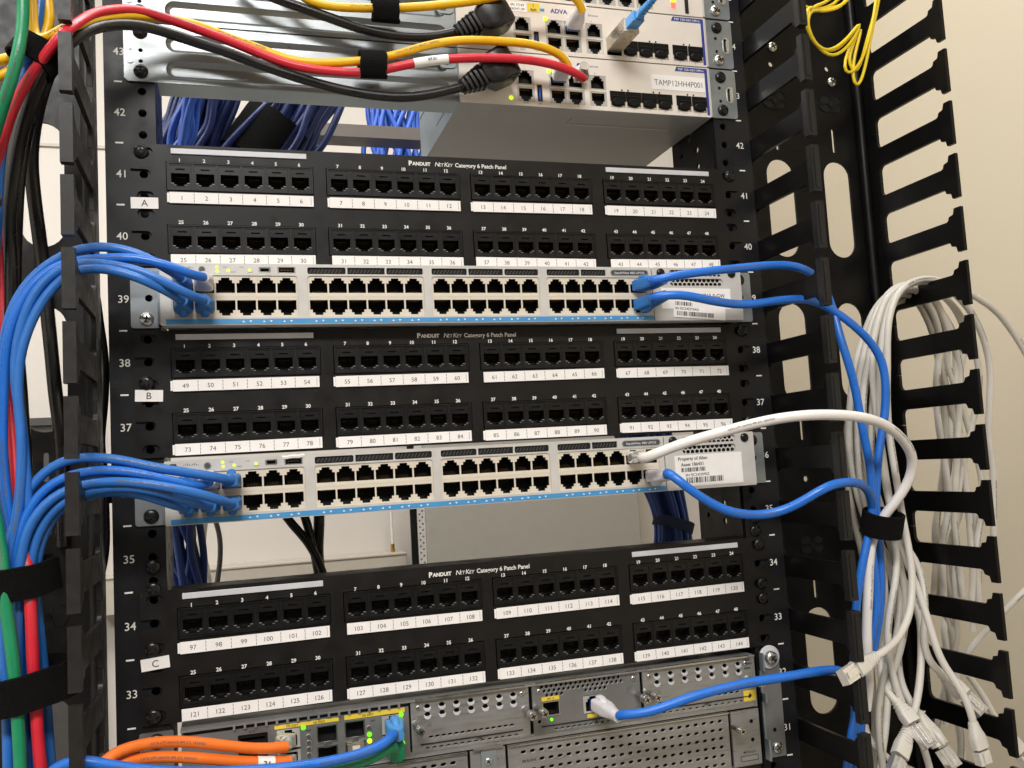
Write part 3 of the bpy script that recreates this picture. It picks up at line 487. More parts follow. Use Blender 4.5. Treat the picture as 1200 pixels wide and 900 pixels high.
def patch_panel(letter,zc,first,label,screws,striprot=0.):
    org=V(0,-2,zc); t=thing('patch_bay',label,'patch panel',org,'48-port patch panels')
    mb=MB(); holes=[]
    for gx in GX:
        for bz in (21.0,-24.3): holes.append(rect(gx-51.2,gx+51.2,bz-10.6,bz+10.6))
    for s in (-1,1):
        for z in (38.1,6.35,-6.35,-38.1): holes.append(slot(s*231.8,z,11.,6.6))
    H=43.9
    def side(s):       # open notches at the unit centres
        pts=[]
        zs=[(-22.2,),(22.2,)]
        e=s*241.3; n=[]
        for (z,) in zs:
            cx=s*231.5; r=3.3
            arc=[(cx-s*r*math.cos(a)*1.,z+r*math.sin(a)) for a in [math.radians(-90+180*i/8) for i in range(9)]]
            n+=[(e,z-3.3)]+[(p[0],p[1]) for p in arc]+[(e,z+3.3)]
        return n
    right=[(241.3,-H)]+side(1)+[(241.3,H)]
    left=[(-241.3,-H)]+side(-1)+[(-241.3,H)]
    outer=right+left[::-1]
    mb.plate(outer,holes,V(0,-2,zc),1.9,'panel')
    # folded top and bottom lips running back between the posts
    mb.box(-222.,222.,-.05,24.,zc+H-1.6,zc+H,'panel'); mb.box(-222.,222.,-.05,24.,zc-H,zc-H+1.6,'panel')
    mb.box(-222,222,9.3,11.,zc-H+1.7,zc+H-1.7,'dark')  # dark sheet added behind the jacks, so the gaps around them look shaded
    for g,gx in enumerate(GX):
        for row,(nz,base) in enumerate(((32.9,1),(-12.1,25))):
            for j in range(6): mb.text(str(base+g*6+j),gx-42.3+j*16.6+(0 if g else .3),-2.12,zc+nz,2.5,'print',bold=.03)
    mb.text('P',-43.6,-2.12,zc+38.0,3.5,'print','L',bold=.05); mb.text('ANDUIT',-40.9,-2.12,zc+37.7,2.6,'print','L',bold=.045)
    mb.text('N',-23.2,-2.12,zc+37.9,3.4,'print','L',bold=.005,shear=.2); mb.text('ET',-20.2,-2.12,zc+37.5,2.5,'print','L',bold=.005,shear=.2)
    mb.text('K',-15.8,-2.12,zc+37.9,3.4,'print','L',bold=.005,shear=.2); mb.text('EY',-13.0,-2.12,zc+37.5,2.5,'print','L',bold=.005,shear=.2)
    mb.text('Category 6 Patch Panel',-7.2,-2.12,zc+37.8,3.1,'print','L',bold=.02)
    part('faceplate',mb,t,org)
    for gx in (GX[0],GX[3]):
        s=MB(); s.box(gx-48.5+.8,gx+46.5,-3.1,-2.05,zc+37.2,zc+41.2,'strip'); part('marker_strip',s,t,V(gx,-2,zc+39),.3)
    num=first
    for row in (0,1):
        bz=(21.0,-24.3)[row]; lz=(5.1,-39.2)[row]
        for g,gx in enumerate(GX):
            b=MB(); ho=[rect(gx-49.9+j*16.64+.6,gx-49.9+j*16.64+16.0,bz-8.8,bz+8.8) for j in range(6)]
            b.plate(rect(gx-50.6,gx+50.6,bz-10.1,bz+10.1),ho,V(0,-2.5,zc),4.,'jack')
            # raised rim
            b.plate(rect(gx-50.6,gx+50.6,bz-10.1,bz+10.1),[rect(gx-49.9,gx+49.9,bz-9.3,bz+9.3)],V(0,-3.0,zc),.48,'jack')
            jb=part('jack_bezel',b,t,V(gx,-2.5,zc+bz))
            for j in range(6):
                jo=link('jack',JACK,jb,V(gx-49.9+j*16.64+8.3+random.uniform(-.12,.12),-2.0+random.uniform(-.15,.1),zc+bz+random.uniform(-.12,.12))); jo.rotation_euler=(random.uniform(-.012,.012),random.uniform(-.006,.006),random.uniform(-.012,.012))
            l=MB(); a=random.uniform(-.007,.007); dx=random.uniform(-.8,.8); dz=random.uniform(-.25,.25)
            if row: pass
            l.box(-49.8,49.8,-.45,0,-3.95,3.95,'paper')
            if random.random()<.5: l.box(-51.4,-49.9,-.2,0,-3.4,3.4,'paper')
            for j in range(6):
                l.text(str(num),-41.5+j*16.5,-.55,-.2,3.1,'ink',bold=-.002); num+=1
                if j<5:
                    for q in range(3): l.box(-33.3+j*16.5-.16,-33.3+j*16.5+.16,-.53,-.46,-3.4+q*2.4,-3.4+q*2.4+1.9,'ink')
            l.box(47.9,48.1,-.53,-.46,-3,3,'ink')
            o=link('label_strip',l.mesh('label_strip'),t,V(gx+dx,-3.1,zc+lz+dz)); o.rotation_euler=(0,a,0)
    k=MB(); k.box(-9.,9.,-.35,0,-4.,4.,'paper'); k.text(letter,0,-.45,0,4.6,'inkb',bold=.0)
    zl=dict(A=.9,B=-1.2,C=-3.5)[letter]
    o=link('letter_sticker',k.mesh('letter_sticker'),t,V(-232.4,-2.3,zc+zl)); o.rotation_euler=(0,math.radians(dict(A=-.5,B=2.,C=-4.5)[letter]),0)
    for x,z,kind in screws: screw(t,x,zc+z,-2.1,kind)
    return t
patch_panel('A',133.35,1,'top black patch panel marked A with white port labels 1 to 48',((-234,38.1,'black'),(234,38.3,'black')))
patch_panel('B',0.,49,'middle black patch panel marked B with white port labels 49 to 96',((-234,7.6,'black'),(234,38.1,'black'),(234,-38.1,'black')))
patch_panel('C',-177.8,97,'lowest black patch panel marked C with white port labels 97 to 144',((-234,5.9,'black'),(-234,-38.1,'black'),(234,38.1,'black'),(234,6.2,'black'),(234,-5.5,'black')))

# ------------------------------------------------------------------ RJ45 sockets of the switches and routers
def port_mesh(name, face, pw, ph, flip=False, w=6.1, back='dark', rim=None):
    f=-1 if flip else 1
    op=[(-w,-4.9),(w,-4.9),(w,2.1),(w*.72,2.1),(w*.72,4.2),(w*.44,4.2),(w*.44,5.9),(-w*.44,5.9),(-w*.44,4.2),(-w*.72,4.2),(-w*.72,2.1),(-w,2.1)]
    op=[(x,z*f) for x,z in op]; op=op if f>0 else op[::-1]
    mb=MB(); mb.plate(rect(-pw/2,pw/2,-ph/2,ph/2),[op],V(0,0,0),.9,face)
    n=len(op); vs=[V(p[0],.9,p[1]) for p in op]+[V(p[0]*.97,11,p[1]*.97) for p in op]
    mb.add(vs,[(i,(i+1)%n,n+(i+1)%n,n+i) for i in range(n)],'jack')
    mb.quad(V(-w,11,-6),V(w,11,-6),V(w,11,6),V(-w,11,6),back)
    for i in range(8): mb.obox(V(-3.6+i*1.03,6.,-3.4*f),V(.18,0,0),V(0,3.2,1.1*f),V(0,-.1,.2),'gold')
    return mb.mesh(name)
PT=port_mesh('port','portc',13.85,14.2,False,6.35); PB=port_mesh('port','portc',13.85,14.2,True,6.35)
AT=port_mesh('port','frame',15.2,12.6,False,5.7); AB=port_mesh('port','frame',15.2,12.6,True,5.7)
SG=(-173.2,-81.8,8.8,99.8)
def barcode(mb,x0,x1,y,z0,z1,seed):
    r=random.Random(seed); x=x0
    while x<x1:
        w_=r.choice((.35,.35,.7,1.)); mb.box(x,min(x+w_,x1),y-.03,y,z0,z1,'inkb'); x+=w_+r.choice((.35,.4,.8))
def switch(dz,label,lower):
    Y=-16.; zb=45.3+dz; zt=88.6+dz
    t=thing('network_switch',label,'network switch',V(0,Y,zb),'48-port network switches')
    b=MB(); b.box(-219.5,219.5,-2.9,240.,zb+.3,zt-.3,'under'); b.shell(-222.5,228.,-14.6,-3.1,zb+.1,zt-.1,1.,'bezel'); part('chassis',b,t,V(0,100,zb))
    f=MB(); holes=[rect(g-42.4,g+42.4,50.7+dz,80.2+dz,2.2) for g in SG]
    vents=[]
    for gi,g in enumerate(SG):
        if gi==0: continue
        for j in range(3):
            a=g-42.+j*28.4; e=a+27.2
            if gi==3 and j==1: e=a+21
            if gi==3 and j==2: continue
            vents.append(rect(a,e,81.5+dz,86.4+dz,1.2 if j in(0,2) else .3))
    holes+=vents
    holes+=[rect(-157.4,-149.2,82.4+dz,86.2+dz,.8),rect(-144.5,-132.2,81.9+dz,86.6+dz,.4)]
    f.plate(rect(-223.,146.6,zb,zt,1.),holes,V(0,Y,0),1.3,'bezel')
    for vn in vents:
        xs=[p[0] for p in vn]; f.quad(V(min(xs),Y+1.28,81+dz),V(max(xs),Y+1.28,81+dz),V(max(xs),Y+1.28,87+dz),V(min(xs),Y+1.28,87+dz),'dark')
        x=min(xs)+1.5
        while x<max(xs)-2.5: f.obox(V(x+1,Y+1.2,84+dz),V(.9,0,1.4),V(0,.1,0),V(-.25,0,.16),'dkgrey'); x+=2.6
    f.box(-223.,146.6,Y+1.35,Y+2.,zb,zt,'bezel') if False else None
    f.text('CATALYST',-211.,Y-.06,84.+dz,1.2,'ink',bold=0.) if False else None
    f.text('cisco',-206.,Y-.06,82.4+dz,1.9,'ink',bold=.02); 
    for i,h in enumerate((.8,1.4,2.1,1.4,.8,1.4,2.1,1.4,.8)): f.box(-210.6+i*1.15-.2,-210.6+i*1.15+.2,Y-.08,Y-.02,84.9+dz,84.9+dz+h*.8,'ink')
    f.box(-219.5,-215.2,Y-.4,Y-.02,82.6+dz,86.6+dz,'dkgrey')
    for i in range(4): f.text(('SYST','MAST','STAT','SPEED')[i],-180.+i*5.6,Y-.06,82.6+dz if i%2 else 86+dz,.9,'ink',bold=0.)
    part('front_bezel',f,t,V(-40,Y,67+dz))
    mb=MB(); mb.cyl(V(-195.4,Y,84.3+dz),V(0,-1,0),2.5,.5,'zincd',16); mb.cyl(V(-195.4,Y-.4,84.3+dz),V(0,-1,0),1.9,.5,'dkgrey',16); part('mode_button',mb,t,V(-195.4,Y,84.3+dz))
    for x,z in ((-185.5,86.),(-185.2,83.),(-178.,83.6),(-163.6,83.8)):
        mb=MB(); mb.cyl(V(x,Y,z+dz),V(0,-1,0),.95,.35,'led',12); part('status_led',mb,t,V(x,Y,z+dz))
    mb=MB(); mb.plate(rect(-157.3,-149.3,82.5+dz,86.1+dz,.8),[rect(-156.3,-150.3,83.2+dz,85.5+dz,.6)],V(0,Y+.3,0),4,'chrome','zincd'); mb.quad(V(-157,Y+4,82+dz),V(-149,Y+4,82+dz),V(-149,Y+4,86+dz),V(-157,Y+4,86+dz),'dark'); part('mini_usb_port',mb,t,V(-153,Y,84+dz))
    mb=MB(); mb.plate(rect(-144.4,-132.3,82.+dz,86.5+dz,.4),[rect(-143.6,-133.1,82.6+dz,86.+dz)],V(0,Y+.3,0),8,'chrome','dark'); mb.quad(V(-144,Y+8,82+dz),V(-132,Y+8,82+dz),V(-132,Y+8,87+dz),V(-144,Y+8,87+dz),'dark'); mb.box(-142.6,-134,Y+1.5,Y+7.5,84.3+dz,85.6+dz,'jack')
    for i in range(4): mb.box(-141.6+i*2.1-.4,-141.6+i*2.1+.4,Y+1.4,Y+4,83.9+dz,84.3+dz,'gold')
    part('usb_port',mb,t,V(-138,Y,84+dz))
    if lower:
        mb=MB(); c=[V(-146+i*1.7,Y-.3-random.random()*.6,87.6+dz+random.uniform(-.5,.5)) for i in range(10)]
        mb.rings([[p+V(0,0,1.1),p+V(0,-.5,.3),p+V(0,0,-1.2),p+V(0,.2,0)] for p in c],'paper',False); part('torn_tape',mb,t,V(-138,Y,87+dz))
    for g in SG:
        pb=MB(); pb.plate(rect(g-42.3,g+42.3,50.8+dz,80.1+dz),[rect(g-41.6,g+41.6,51.+dz,79.9+dz)],V(0,Y+.75,0),6,'portc')
        pb.box(g-41.6,g+41.6,Y+.78,Y+5,65.05+dz,65.75+dz,'portc')
        blk=part('port_block',pb,t,V(g,Y,65.4+dz))
        for j in range(6):
            x=g-41.55+13.85*(j+.5)
            link('port',PT,blk,V(x,Y+.9,72.9+dz)); link('port',PB,blk,V(x,Y+.9,57.9+dz))
    s=MB(); s.box(-219.4,146.2,Y-.35,Y-.02,45.9+dz,49.4+dz,'stripe')
    for g in SG:
        for j in range(6):
            x=g-41.55+13.85*(j+.5)
            if g==SG[0] and j<3: continue
            for q,fz in ((-2.4,1),(2.4,-1)):
                zz=47.6+dz; s.add([V(x+q-1,Y-.4,zz-.6*fz),V(x+q+1,Y-.4,zz-.6*fz),V(x+q,Y-.4,zz+.7*fz)],[(0,1,2)] if fz>0 else [(0,2,1)],'print')
    part('blue_stripe',s,t,V(0,Y,47.6+dz))
    # uplink module with its honeycomb vents
    m=MB(); ho=[rect(163.,211.,73.8+dz,79.6+dz,2.6),rect(163.,211.,81.6+dz,86.8+dz,1.6)]
    m.plate(rect(147.4,228.,zb,zt,1.2),ho,V(0,Y,0),1.6,'bezel')
    m.box(147.4,228.,Y+1.62,Y+9,zb,73.+dz,'bezel'); m.box(147.4,162.,Y+1.62,Y+9,73.+dz,zt,'bezel'); m.box(212,228.,Y+1.62,Y+9,73.+dz,zt,'bezel')
    part('uplink_module',m,t,V(187,Y,67+dz))
    hx=MB(); hh=[]
    for r_ in range(4):
        for c_ in range(12):
            x=164.8+c_*4.0+(r_%2)*2.0; z=75.+dz+r_*3.45
            if x<210.5: hh.append(circ(x,z,1.75,6,math.pi/6))
    hx.plate(rect(162.4,211.6,73.2+dz,87.4+dz),hh,V(0,Y+1.7,0),1.2,'bezel','dkgrey'); hx.quad(V(162,Y+8,73+dz),V(212,Y+8,73+dz),V(212,Y+8,88+dz),V(162,Y+8,88+dz),'dark')
    part('vent_grille',hx,t,V(187,Y,80+dz))
    for x,z in ((155.,84.2),(219.5,84.)):
        k=link('module_screw',SCR['black'],t,V(x,Y,z+dz)); k.scale=(.72,.8,.72)
    d=MB(); d.plate(slot(127.6,84.+dz,33,5.),[slot(127.6,84.+dz,31.6,3.8)],V(0,Y-.3,0),.28,'zincd'); d.plate(slot(127.6,84.+dz,31.6,3.8),[],V(0,Y-.05,0),0,'dkgrey'); d.text('StackWise 480 UPOE',127.6,Y-.2,84.+dz,1.7,'strip',bold=.02,wid=26); part('badge',d,t,V(127.6,Y,84+dz))
    if not lower:
        a=MB(); a.box(-31.8,31.,-.3,0,-8.5,8.6,'paper'); a.text('4913-0-GW',15.,-.38,2.6,3.,'inkb',bold=.01)
        o=link('name_label',a.mesh('name_label'),t,V(186.,Y-.05,63.+dz)); o.rotation_euler=(0,.015,0)
        a=MB(); a.box(-20.,27.,-.2,0,-6.6,7.,'paper'); barcode(a,-18.5,-3,-.28,3.,6.2,3); a.text('SN FJC2422YSAG',-18.5,-.28,.6,2.,'inkb','L',bold=.015); barcode(a,-17,16,-.28,-5.2,-1.6,5)
        o=link('asset_sticker',a.mesh('asset_sticker'),t,V(184.,Y-.5,53.4+dz)); o.rotation_euler=(0,.075,0)
    else:
        a=MB(); a.box(-30.,30.,-.3,0,-12.4,12.4,'paper'); a.text('Property of Allen',-27,-.38,9.6,2.6,'inkb','L',bold=.02); a.text('Asset 186431',-25,-.38,5.,2.6,'inkb','L',bold=.02)
        barcode(a,-25,-3,-.38,-.9,2.4,8); a.text('SN FJC2422090Z',-21.5,-.38,-3.4,2.1,'inkb','L',bold=.01); barcode(a,-21,12,-.38,-9.8,-5.4,9)
        o=link('asset_sticker',a.mesh('asset_sticker'),t,V(185.5,Y-.05,60.2+dz)); o.rotation_euler=(0,-.008,0)
    # mounting ears bolted to the posts
    for s_ in (-1,1):
        e=MB(); a0,a1=(-243.,-224.2) if s_<0 else (226.,245.5)
        ho=[slot(s_*232.6+(1.5 if s_<0 else 3),66.8+dz,5,5)]
        e.plate(rect(a0,a1,zb+.6,zt-.6,2.),ho,V(0,-1.9,0),1.7,'zinc','dark')
        xi=-223.8 if s_<0 else 223.
        e.box(xi-.9,xi+.9,-14.,26.,zb+1,zt-1,'zinc')
        if s_<0: e.box(-224.6,-222.9,-14.4,-1.9,zb+1,zt-1,'zinc')
        ear=part('mounting_ear',e,t,V((a0+a1)/2,-1,67+dz))
        top=['black','steel'][0]
        if s_<0:
            screw(ear,-232.8,52.2+dz,-2.,'black' if lower else 'steel','ear_screw'); screw(ear,-232.8,82.+dz,-2.,'black' if lower else 'steel','ear_screw')
        else: screw(ear,234.6,81.6+dz,-2.,'black','ear_screw')
switch(0.,'upper light grey network switch between panels A and B, two blue cords at its right',False)
switch(-135.6,'lower light grey network switch with the white cord and asset sticker at its right',True)

# ------------------------------------------------------------------ router at the foot of the picture
FQ=1.0184
def RX(x): return -179.8+(x+179.8)*FQ
def RZ(z): return -61.5+(z+61.5)*FQ
RY=-8.
router=thing('modular_router','grey steel modular router with perforated blank plates, mounted below panel C','router',V(0,RY,-311))
mb=MB(); mb.shell(-217.5,217.,2.,14.9,-311.,-226.2,1.,'nickeld'); mb.box(-217.5,217.,15.,330.,-311.,-226.2,'nickeld'); mb.box(-217.5,217,-7.,1.9,-311.,-310,'nickeld'); mb.box(-217.5,217,RY-1.5,1.9,-227.2,-226.,'nickel')
# ledge of the front: louvre teeth along the top left
for i in range(17): mb.box(RX(-184)+i*7.,RX(-184)+i*7.+1.5,RY-2.2,RY+1,-229.6,-226.5,'nickel')
mb.box(RX(-186),RX(-66),RY+1.,RY+1.5,-230,-226.5,'dark')
mb.box(-217.5,217,RY+.2,RY+2.,RZ(-263.)+.4,RZ(-258.5),'nickel')
part('chassis',mb,router,V(0,100,-268))
def rbox(mb,x0,x1,z0,z1,y0,y1,m): mb.box(RX(x0),RX(x1),y0,y1,RZ(z0),RZ(z1),m)
g=MB(); 
ge_holes=[rect(RX(-129.6),RX(-116.2),RZ(-243.4),RZ(-231.6)),rect(RX(-129.6),RX(-116.2),RZ(-257),RZ(-245.4)),rect(RX(-111),RX(-97.4),RZ(-243),RZ(-231.2)),rect(RX(-111),RX(-97.4),RZ(-256.6),RZ(-245)),
 rect(RX(-85.2),RX(-70.6),RZ(-257.6),RZ(-230.8)),rect(RX(-156.),RX(-141.),RZ(-258),RZ(-231.4)),rect(RX(-181),RX(-162.),RZ(-247),RZ(-231.))]
g.plate(rect(-217.,RX(-66.4),RZ(-261.),-229.9),ge_holes,V(0,RY,0),1.5,'nickeld','dark')
g.quad(V(RX(-182),RY+12,RZ(-260)),V(RX(-68),RY+12,RZ(-260)),V(RX(-68),RY+12,RZ(-230)),V(RX(-182),RY+12,RZ(-230)),'dark')
rbox(g,-157.5,-114.8,-230.2,-227.8,RY-.5,RY-.03,'yellowp'); rbox(g,-111.,-69.2,-230.2,-227.2,RY-.5,RY-.03,'yellowp')
g.text('GE 0/0/1',RX(-146),RY-.56,RZ(-229),1.6,'inkb'); g.text('GE 0/0/2',RX(-128),RY-.56,RZ(-229),1.6,'inkb'); g.text('GE 0/0/3',RX(-95),RY-.56,RZ(-228.7),1.6,'inkb')
g.text('SFP',RX(-135.2),RY-.06,RZ(-234),1.6,'inkb'); g.text('SFP',RX(-91.6),RY-.06,RZ(-233.4),1.6,'inkb')
g.text('AUX',RX(-172),RY-.06,RZ(-229.4),1.5,'inkb')
rbox(g,-208,-203,-234,-230.6,RY-.4,RY-.03,'paper')
rbox(g,-216.5,-209,-232.,-229.5,RY-.4,RY-.03,'yellowp')
gm=part('ethernet_module',g,router,V(RX(-140),RY,RZ(-245)))
for x,zs in ((-123.,(-237.5,-251.2)),(-104.2,(-237.1,-250.8))):
    for i,z in enumerate(zs):
        k=MB(); X,Z=RX(x),RZ(z)
        k.plate(rect(X-7.1,X+7.1,Z-6.,Z+6.),[rect(X-6.3,X+6.3,Z-5.,Z+5.)],V(0,RY-.5,0),9,'chrome','dark'); k.quad(V(X-6,RY+8,Z-5),V(X+6,RY+8,Z-5),V(X+6,RY+8,Z+5),V(X-6,RY+8,Z+5),'dark')
        k.box(X-2.5,X+2.5,RY-1.4,RY,Z-6.4 if i==0 else Z+4.8,Z-5.2 if i==0 else Z+6,'chrome')
        if x>-110 and i==1: k.box(X-5.8,X+5.8,RY-4,RY+8,Z-1.,Z+4.7,'sfp'); k.box(X-2.6,X+2.6,RY-5,RY-4,Z+1,Z+3.6,'portc'); k.box(X-5.4,X-.6,RY-3,RY+6,Z-4.6,Z-1.4,'dkgrey'); k.box(X+.6,X+5.4,RY-3,RY+6,Z-4.6,Z-1.4,'dkgrey')
        part('sfp_cage',k,gm,V(X,RY,Z))
for x in (-77.9,-148.5):
    for z,ms in ((-237.4,AT),(-251.2,AB)): link('port',ms,gm,V(RX(x),RY-.4,RZ(z)))
k=MB(); X,Z=RX(-171.5),RZ(-238.5); k.plate(rect(X-9,X+9,Z-7,Z+7),[rect(X-8,X+8,Z+3,Z+5.5),rect(X-4,X+8,Z-6,Z-.5)],V(0,RY-.4,0),6,'jack','dark'); k.box(X-8,X+8,RY-.7,RY-.42,Z+.6,Z+1.3,'chrome'); part('compact_flash_slot',k,gm,V(X,RY,Z))
for x,z,mm in ((-138.6,-231.4,'ledg'),(-138.,-257,'ledg'),(-71.8,-231.6,'ledg'),(-71.6,-251,'ledg'),(-94.4,-242.,'ledg'),(-94.4,-246.4,'led'),(-196.4,-233.6,'led'),(-94.6,-237.8,'dkgrey'),(-135.4,-238.,'dkgrey'),(-135.4,-242.,'dkgrey'),(-135.4,-246.,'dkgrey'),(-135.4,-250,'dkgrey')):
    k=MB(); k.cyl(V(RX(x),RY,RZ(z)),V(0,-1,0),1.7 if mm!='dkgrey' else 1.5,.7,mm,14)
    if mm=='dkgrey': k.lathe(V(RX(x),RY,RZ(z)),V(0,-1,0),[(0,2.),(.5,2.),(.5,1.5)],'nickel',14)
    part('status_led',k,gm,V(RX(x),RY,RZ(z)))
def thumb(parent,x,z,y,L,r=2.9):
    k=MB(); k.lathe(V(x,y,z),V(0,-1,0),[(0,r*.75),(L*.55,r*.75),(L*.55,r),(L*.62,r*1.02),(L*.93,r),(L,r*.8)],'chrome',18)
    for i in range(12):
        a=2*math.pi*i/12; k.obox(V(x+r*math.cos(a),y-L*.77,z+r*math.sin(a)),V(math.cos(a),0,math.sin(a))*.22,V(0,L*.13,0),V(-math.sin(a),0,math.cos(a))*.3,'chrome')
    for a in (.4,.4+math.pi/2): k.obox(V(x,y-L+.1,z),V(math.cos(a),0,math.sin(a))*r*.6,V(0,.4,0),V(-math.sin(a),0,math.cos(a))*.4,'dark')
    return part('thumbscrew',k,parent,V(x,y,z))
def nim(x0,x1,kind,num):
    a,b=RX(x0),RX(x1); z0,z1=RZ(-259.4),RZ(-223.6); w_=b-a; ho=[]
    c0,c1=a+10,b-10
    if kind=='blank':
        n=7
        for i in range(n):
            for z in (z1-5.6,z1-11.2): ho.append(circ(c0+2+i*(c1-c0-4)/(n-1),z,2.35,14))
        for i in range(14): ho.append(slot(c0+4+i*(c1-c0-8)/13,z1-26.6+i*.0,3.6,1.8,3))
        for i in range(14): ho.append(slot(c0+1+i*(c1-c0-2)/13,z0+2.4,3.4,1.5,3))
    else:
        for i in range(17):
            for z,dx in ((z1-2.6,0),(z1-5.8,1.9),(z1-9.,0)):
                x=c0-2+dx+i*3.9
                if z==z1-9. and 4<i<9 or (z==z1-9. and (i<1 or i>13)): continue
                if x<c1+3: ho.append(circ(x,z,1.45,8))
        ho+= [rect(RX(32.),RX(45.),RZ(-246.6),RZ(-237.)),rect(RX(64.4),RX(78.4),RZ(-250),RZ(-236.5)),circ(a+5,z0+9,1.6,10)]
        for i in range(13): ho.append(slot(c0+8+i*(c1-c0-12)/12,z0+2.4,3.4,1.5,3))
    m=MB()
    if kind=='blank':
        for i in range(n):
            for z in (z1-5.6,z1-11.2):
                x=c0+2+i*(c1-c0-4)/(n-1); A=[math.radians(180+180*q/8) for q in range(9)]
                o_=[(x+2.75*math.cos(t),z-.1+2.75*math.sin(t)) for t in A]; i_=[(x+2.3*math.cos(t),z+.9+1.5*math.sin(t)) for t in A]
                m.plate(o_+i_[::-1],[],V(0,RY-1.3,0),.9,'strip')  # raised lip under each hole, its bright rim put into the pale colour
    m.plate(rect(a,b,z0,z1),ho,V(0,RY-.4,0),1.9,'nickel' if kind=='blank' else 'nickeld','bezel');  # light grey hole walls: light on the lower rims put into colour
    m.quad(V(a,RY+10,z0),V(b,RY+10,z0),V(b,RY+10,z1),V(a,RY+10,z1),'dark')
    m.box(a+3,b-3,RY-3.4,RY-.45,z1-.2,z1+1.0,'chrome') ; m.box(a+6,b-6,RY-1.3,RY-.5,z0+5.2,z0+5.8,'dark')
    if kind=='blank': m.text('!',a+13.2,RY-.5,z1-17.6,2.2,'zincd'); m.text('DO NOT REMOVE DURING USE',a+17,RY-.5,z1-18.,2.,'zincd','L',bold=.0,wid=c1-a-19); m.add([V(a+11,RY-.46,z1-19.4),V(a+15.4,RY-.46,z1-19.4),V(a+13.2,RY-.46,z1-15.2)],[(0,1,2)],'nickeld')
    m.text('NIM %d'%num,(a+b)/2+6,RY-.5,z0+4.,1.7,'inkb')
    t=part('blank_plate' if kind=='blank' else 'network_module',m,router,V(a,RY,z0)) 
    thumb(t,a+3.2,z0+19.5,RY-.4,20,3.1); thumb(t,b-3.2,z0+19.,RY-.4,20,3.1)
    for xx in (a+5.5,b-5.5): o=link('module_screw',SCR['steel'],t,V(xx,RY-.5,z1-5)); o.scale=(.42,.5,.42)
    return t
nim(-65.,22.,'blank',1); nm=nim(24.6,110.6,'module',2); nim(113.,207.,'blank',3)
k=MB(); X,Z=RX(38.5),RZ(-241.8); k.plate(rect(X-7,X+7,Z-5.4,Z+5.4),[rect(X-6.2,X+6.2,Z-4.6,Z+4.6)],V(0,RY-1.2,0),10,'chrome','dark'); k.quad(V(X-6,RY+8,Z-5),V(X+6,RY+8,Z-5),V(X+6,RY+8,Z+5),V(X-6,RY+8,Z+5),'dark'); k.box(X-7,X+7,RY-.9,RY-.45,Z+5.8,Z+8.6,'yellowp'); k.text('SFP  0',X,RY-1,Z+7.1,1.5,'inkb'); k.cyl(V(X,RY-.5,Z-8.2),V(0,-1,0),1.2,.5,'ledg',10); part('sfp_cage',k,nm,V(X,RY,Z))
link('port',AT,nm,V(RX(71.4),RY-.9,RZ(-243.)))
k=MB(); X,Z=RX(71.4),RZ(-251.2); k.box(X-5,X+3,RY-.9,RY-.45,Z-1.4,Z+1.4,'yellowp'); part('port_tag',k,nm,V(X,RY,Z))
# service-module blanks below
def smblank(x0,x1,cols,txt):
    a,b=RX(x0),RX(x1); z0,z1=-310.6,RZ(-263.6); ho=[]
    for r_ in range(6):
        for c_ in range(cols):
            x=a+12+c_*7.1; z=z1-6.4-r_*6.6
            if r_==1 and c_<2 : continue
            if x<b-5 and z>z0+3: ho.append(slot(x,z,4.4,2.7,3))
    m=MB(); m.plate(rect(a,b,z0,z1),ho,V(0,RY-.4,0),1.9,'nickel','bezel'); m.quad(V(a,RY+12,z0),V(b,RY+12,z0),V(b,RY+12,z1),V(a,RY+12,z1),'dark')  # hole walls light grey here too, for painted light on their rims
    m.box(a,b,RY-2.4,RY-.45,z1-.9,z1-.1,'chrome'); m.text(txt,a+16,RY-.5,z1-12.8,1.7,'inkb')
    return part('slot_blank',m,router,V(a,RY,z0))
smblank(-118.,-26.,12,'SM BLANK'); smblank(4.,183.,30,'SM BLANK')
k=MB(); a,b=RX(-24.),RX(2.); k.plate(rect(a,b,-310.6,RZ(-263.8)),[],V(0,RY-.4,0),1.6,'nickel'); k.box(a+8,b-7,RY-1.6,RY-.45,-310,RZ(-264.4),'zincd'); k.box(a+2,b-2,RY-3,RY-1,RZ(-263.5),RZ(-262.),'chrome'); lt=part('centre_latch',k,router,V(a,RY,-290))
o=link('module_screw',SCR['steel'],lt,V((a+b)/2,RY-1.6,RZ(-272))); o.scale=(.6,.6,.6)
k=MB(); a,b=RX(185.),RX(209.5); k.plate(rect(a,b,-310.4,RZ(-264.)),[circ(b-7,RZ(-273),1.6,10),circ(b-7,RZ(-287),1.6,10)],V(0,RY-1.4,0),2,'nickel','dark'); k.quad(V(a,RY+3,-310),V(b,RY+3,-310),V(b,RY+3,RZ(-264)),V(a,RY+3,RZ(-264)),'dark'); k.text('MODULE 1',(a+b)/2+2,RY-1.5,-300,1.7,'inkb'); k.plate(rect(a+6,b-3,-307,-302.6,1.),[rect(a+6.4,b-3.4,-306.6,-303,.8)],V(0,RY-1.55,0),.1,'inkb'); k.text('S 1',b-10,RY-1.5,RZ(-279),4,'zincd'); ltr=part('end_latch',k,router,V(a,RY,-290)); thumb(ltr,a+1.,RZ(-275),RY-1.4,16,2.6)
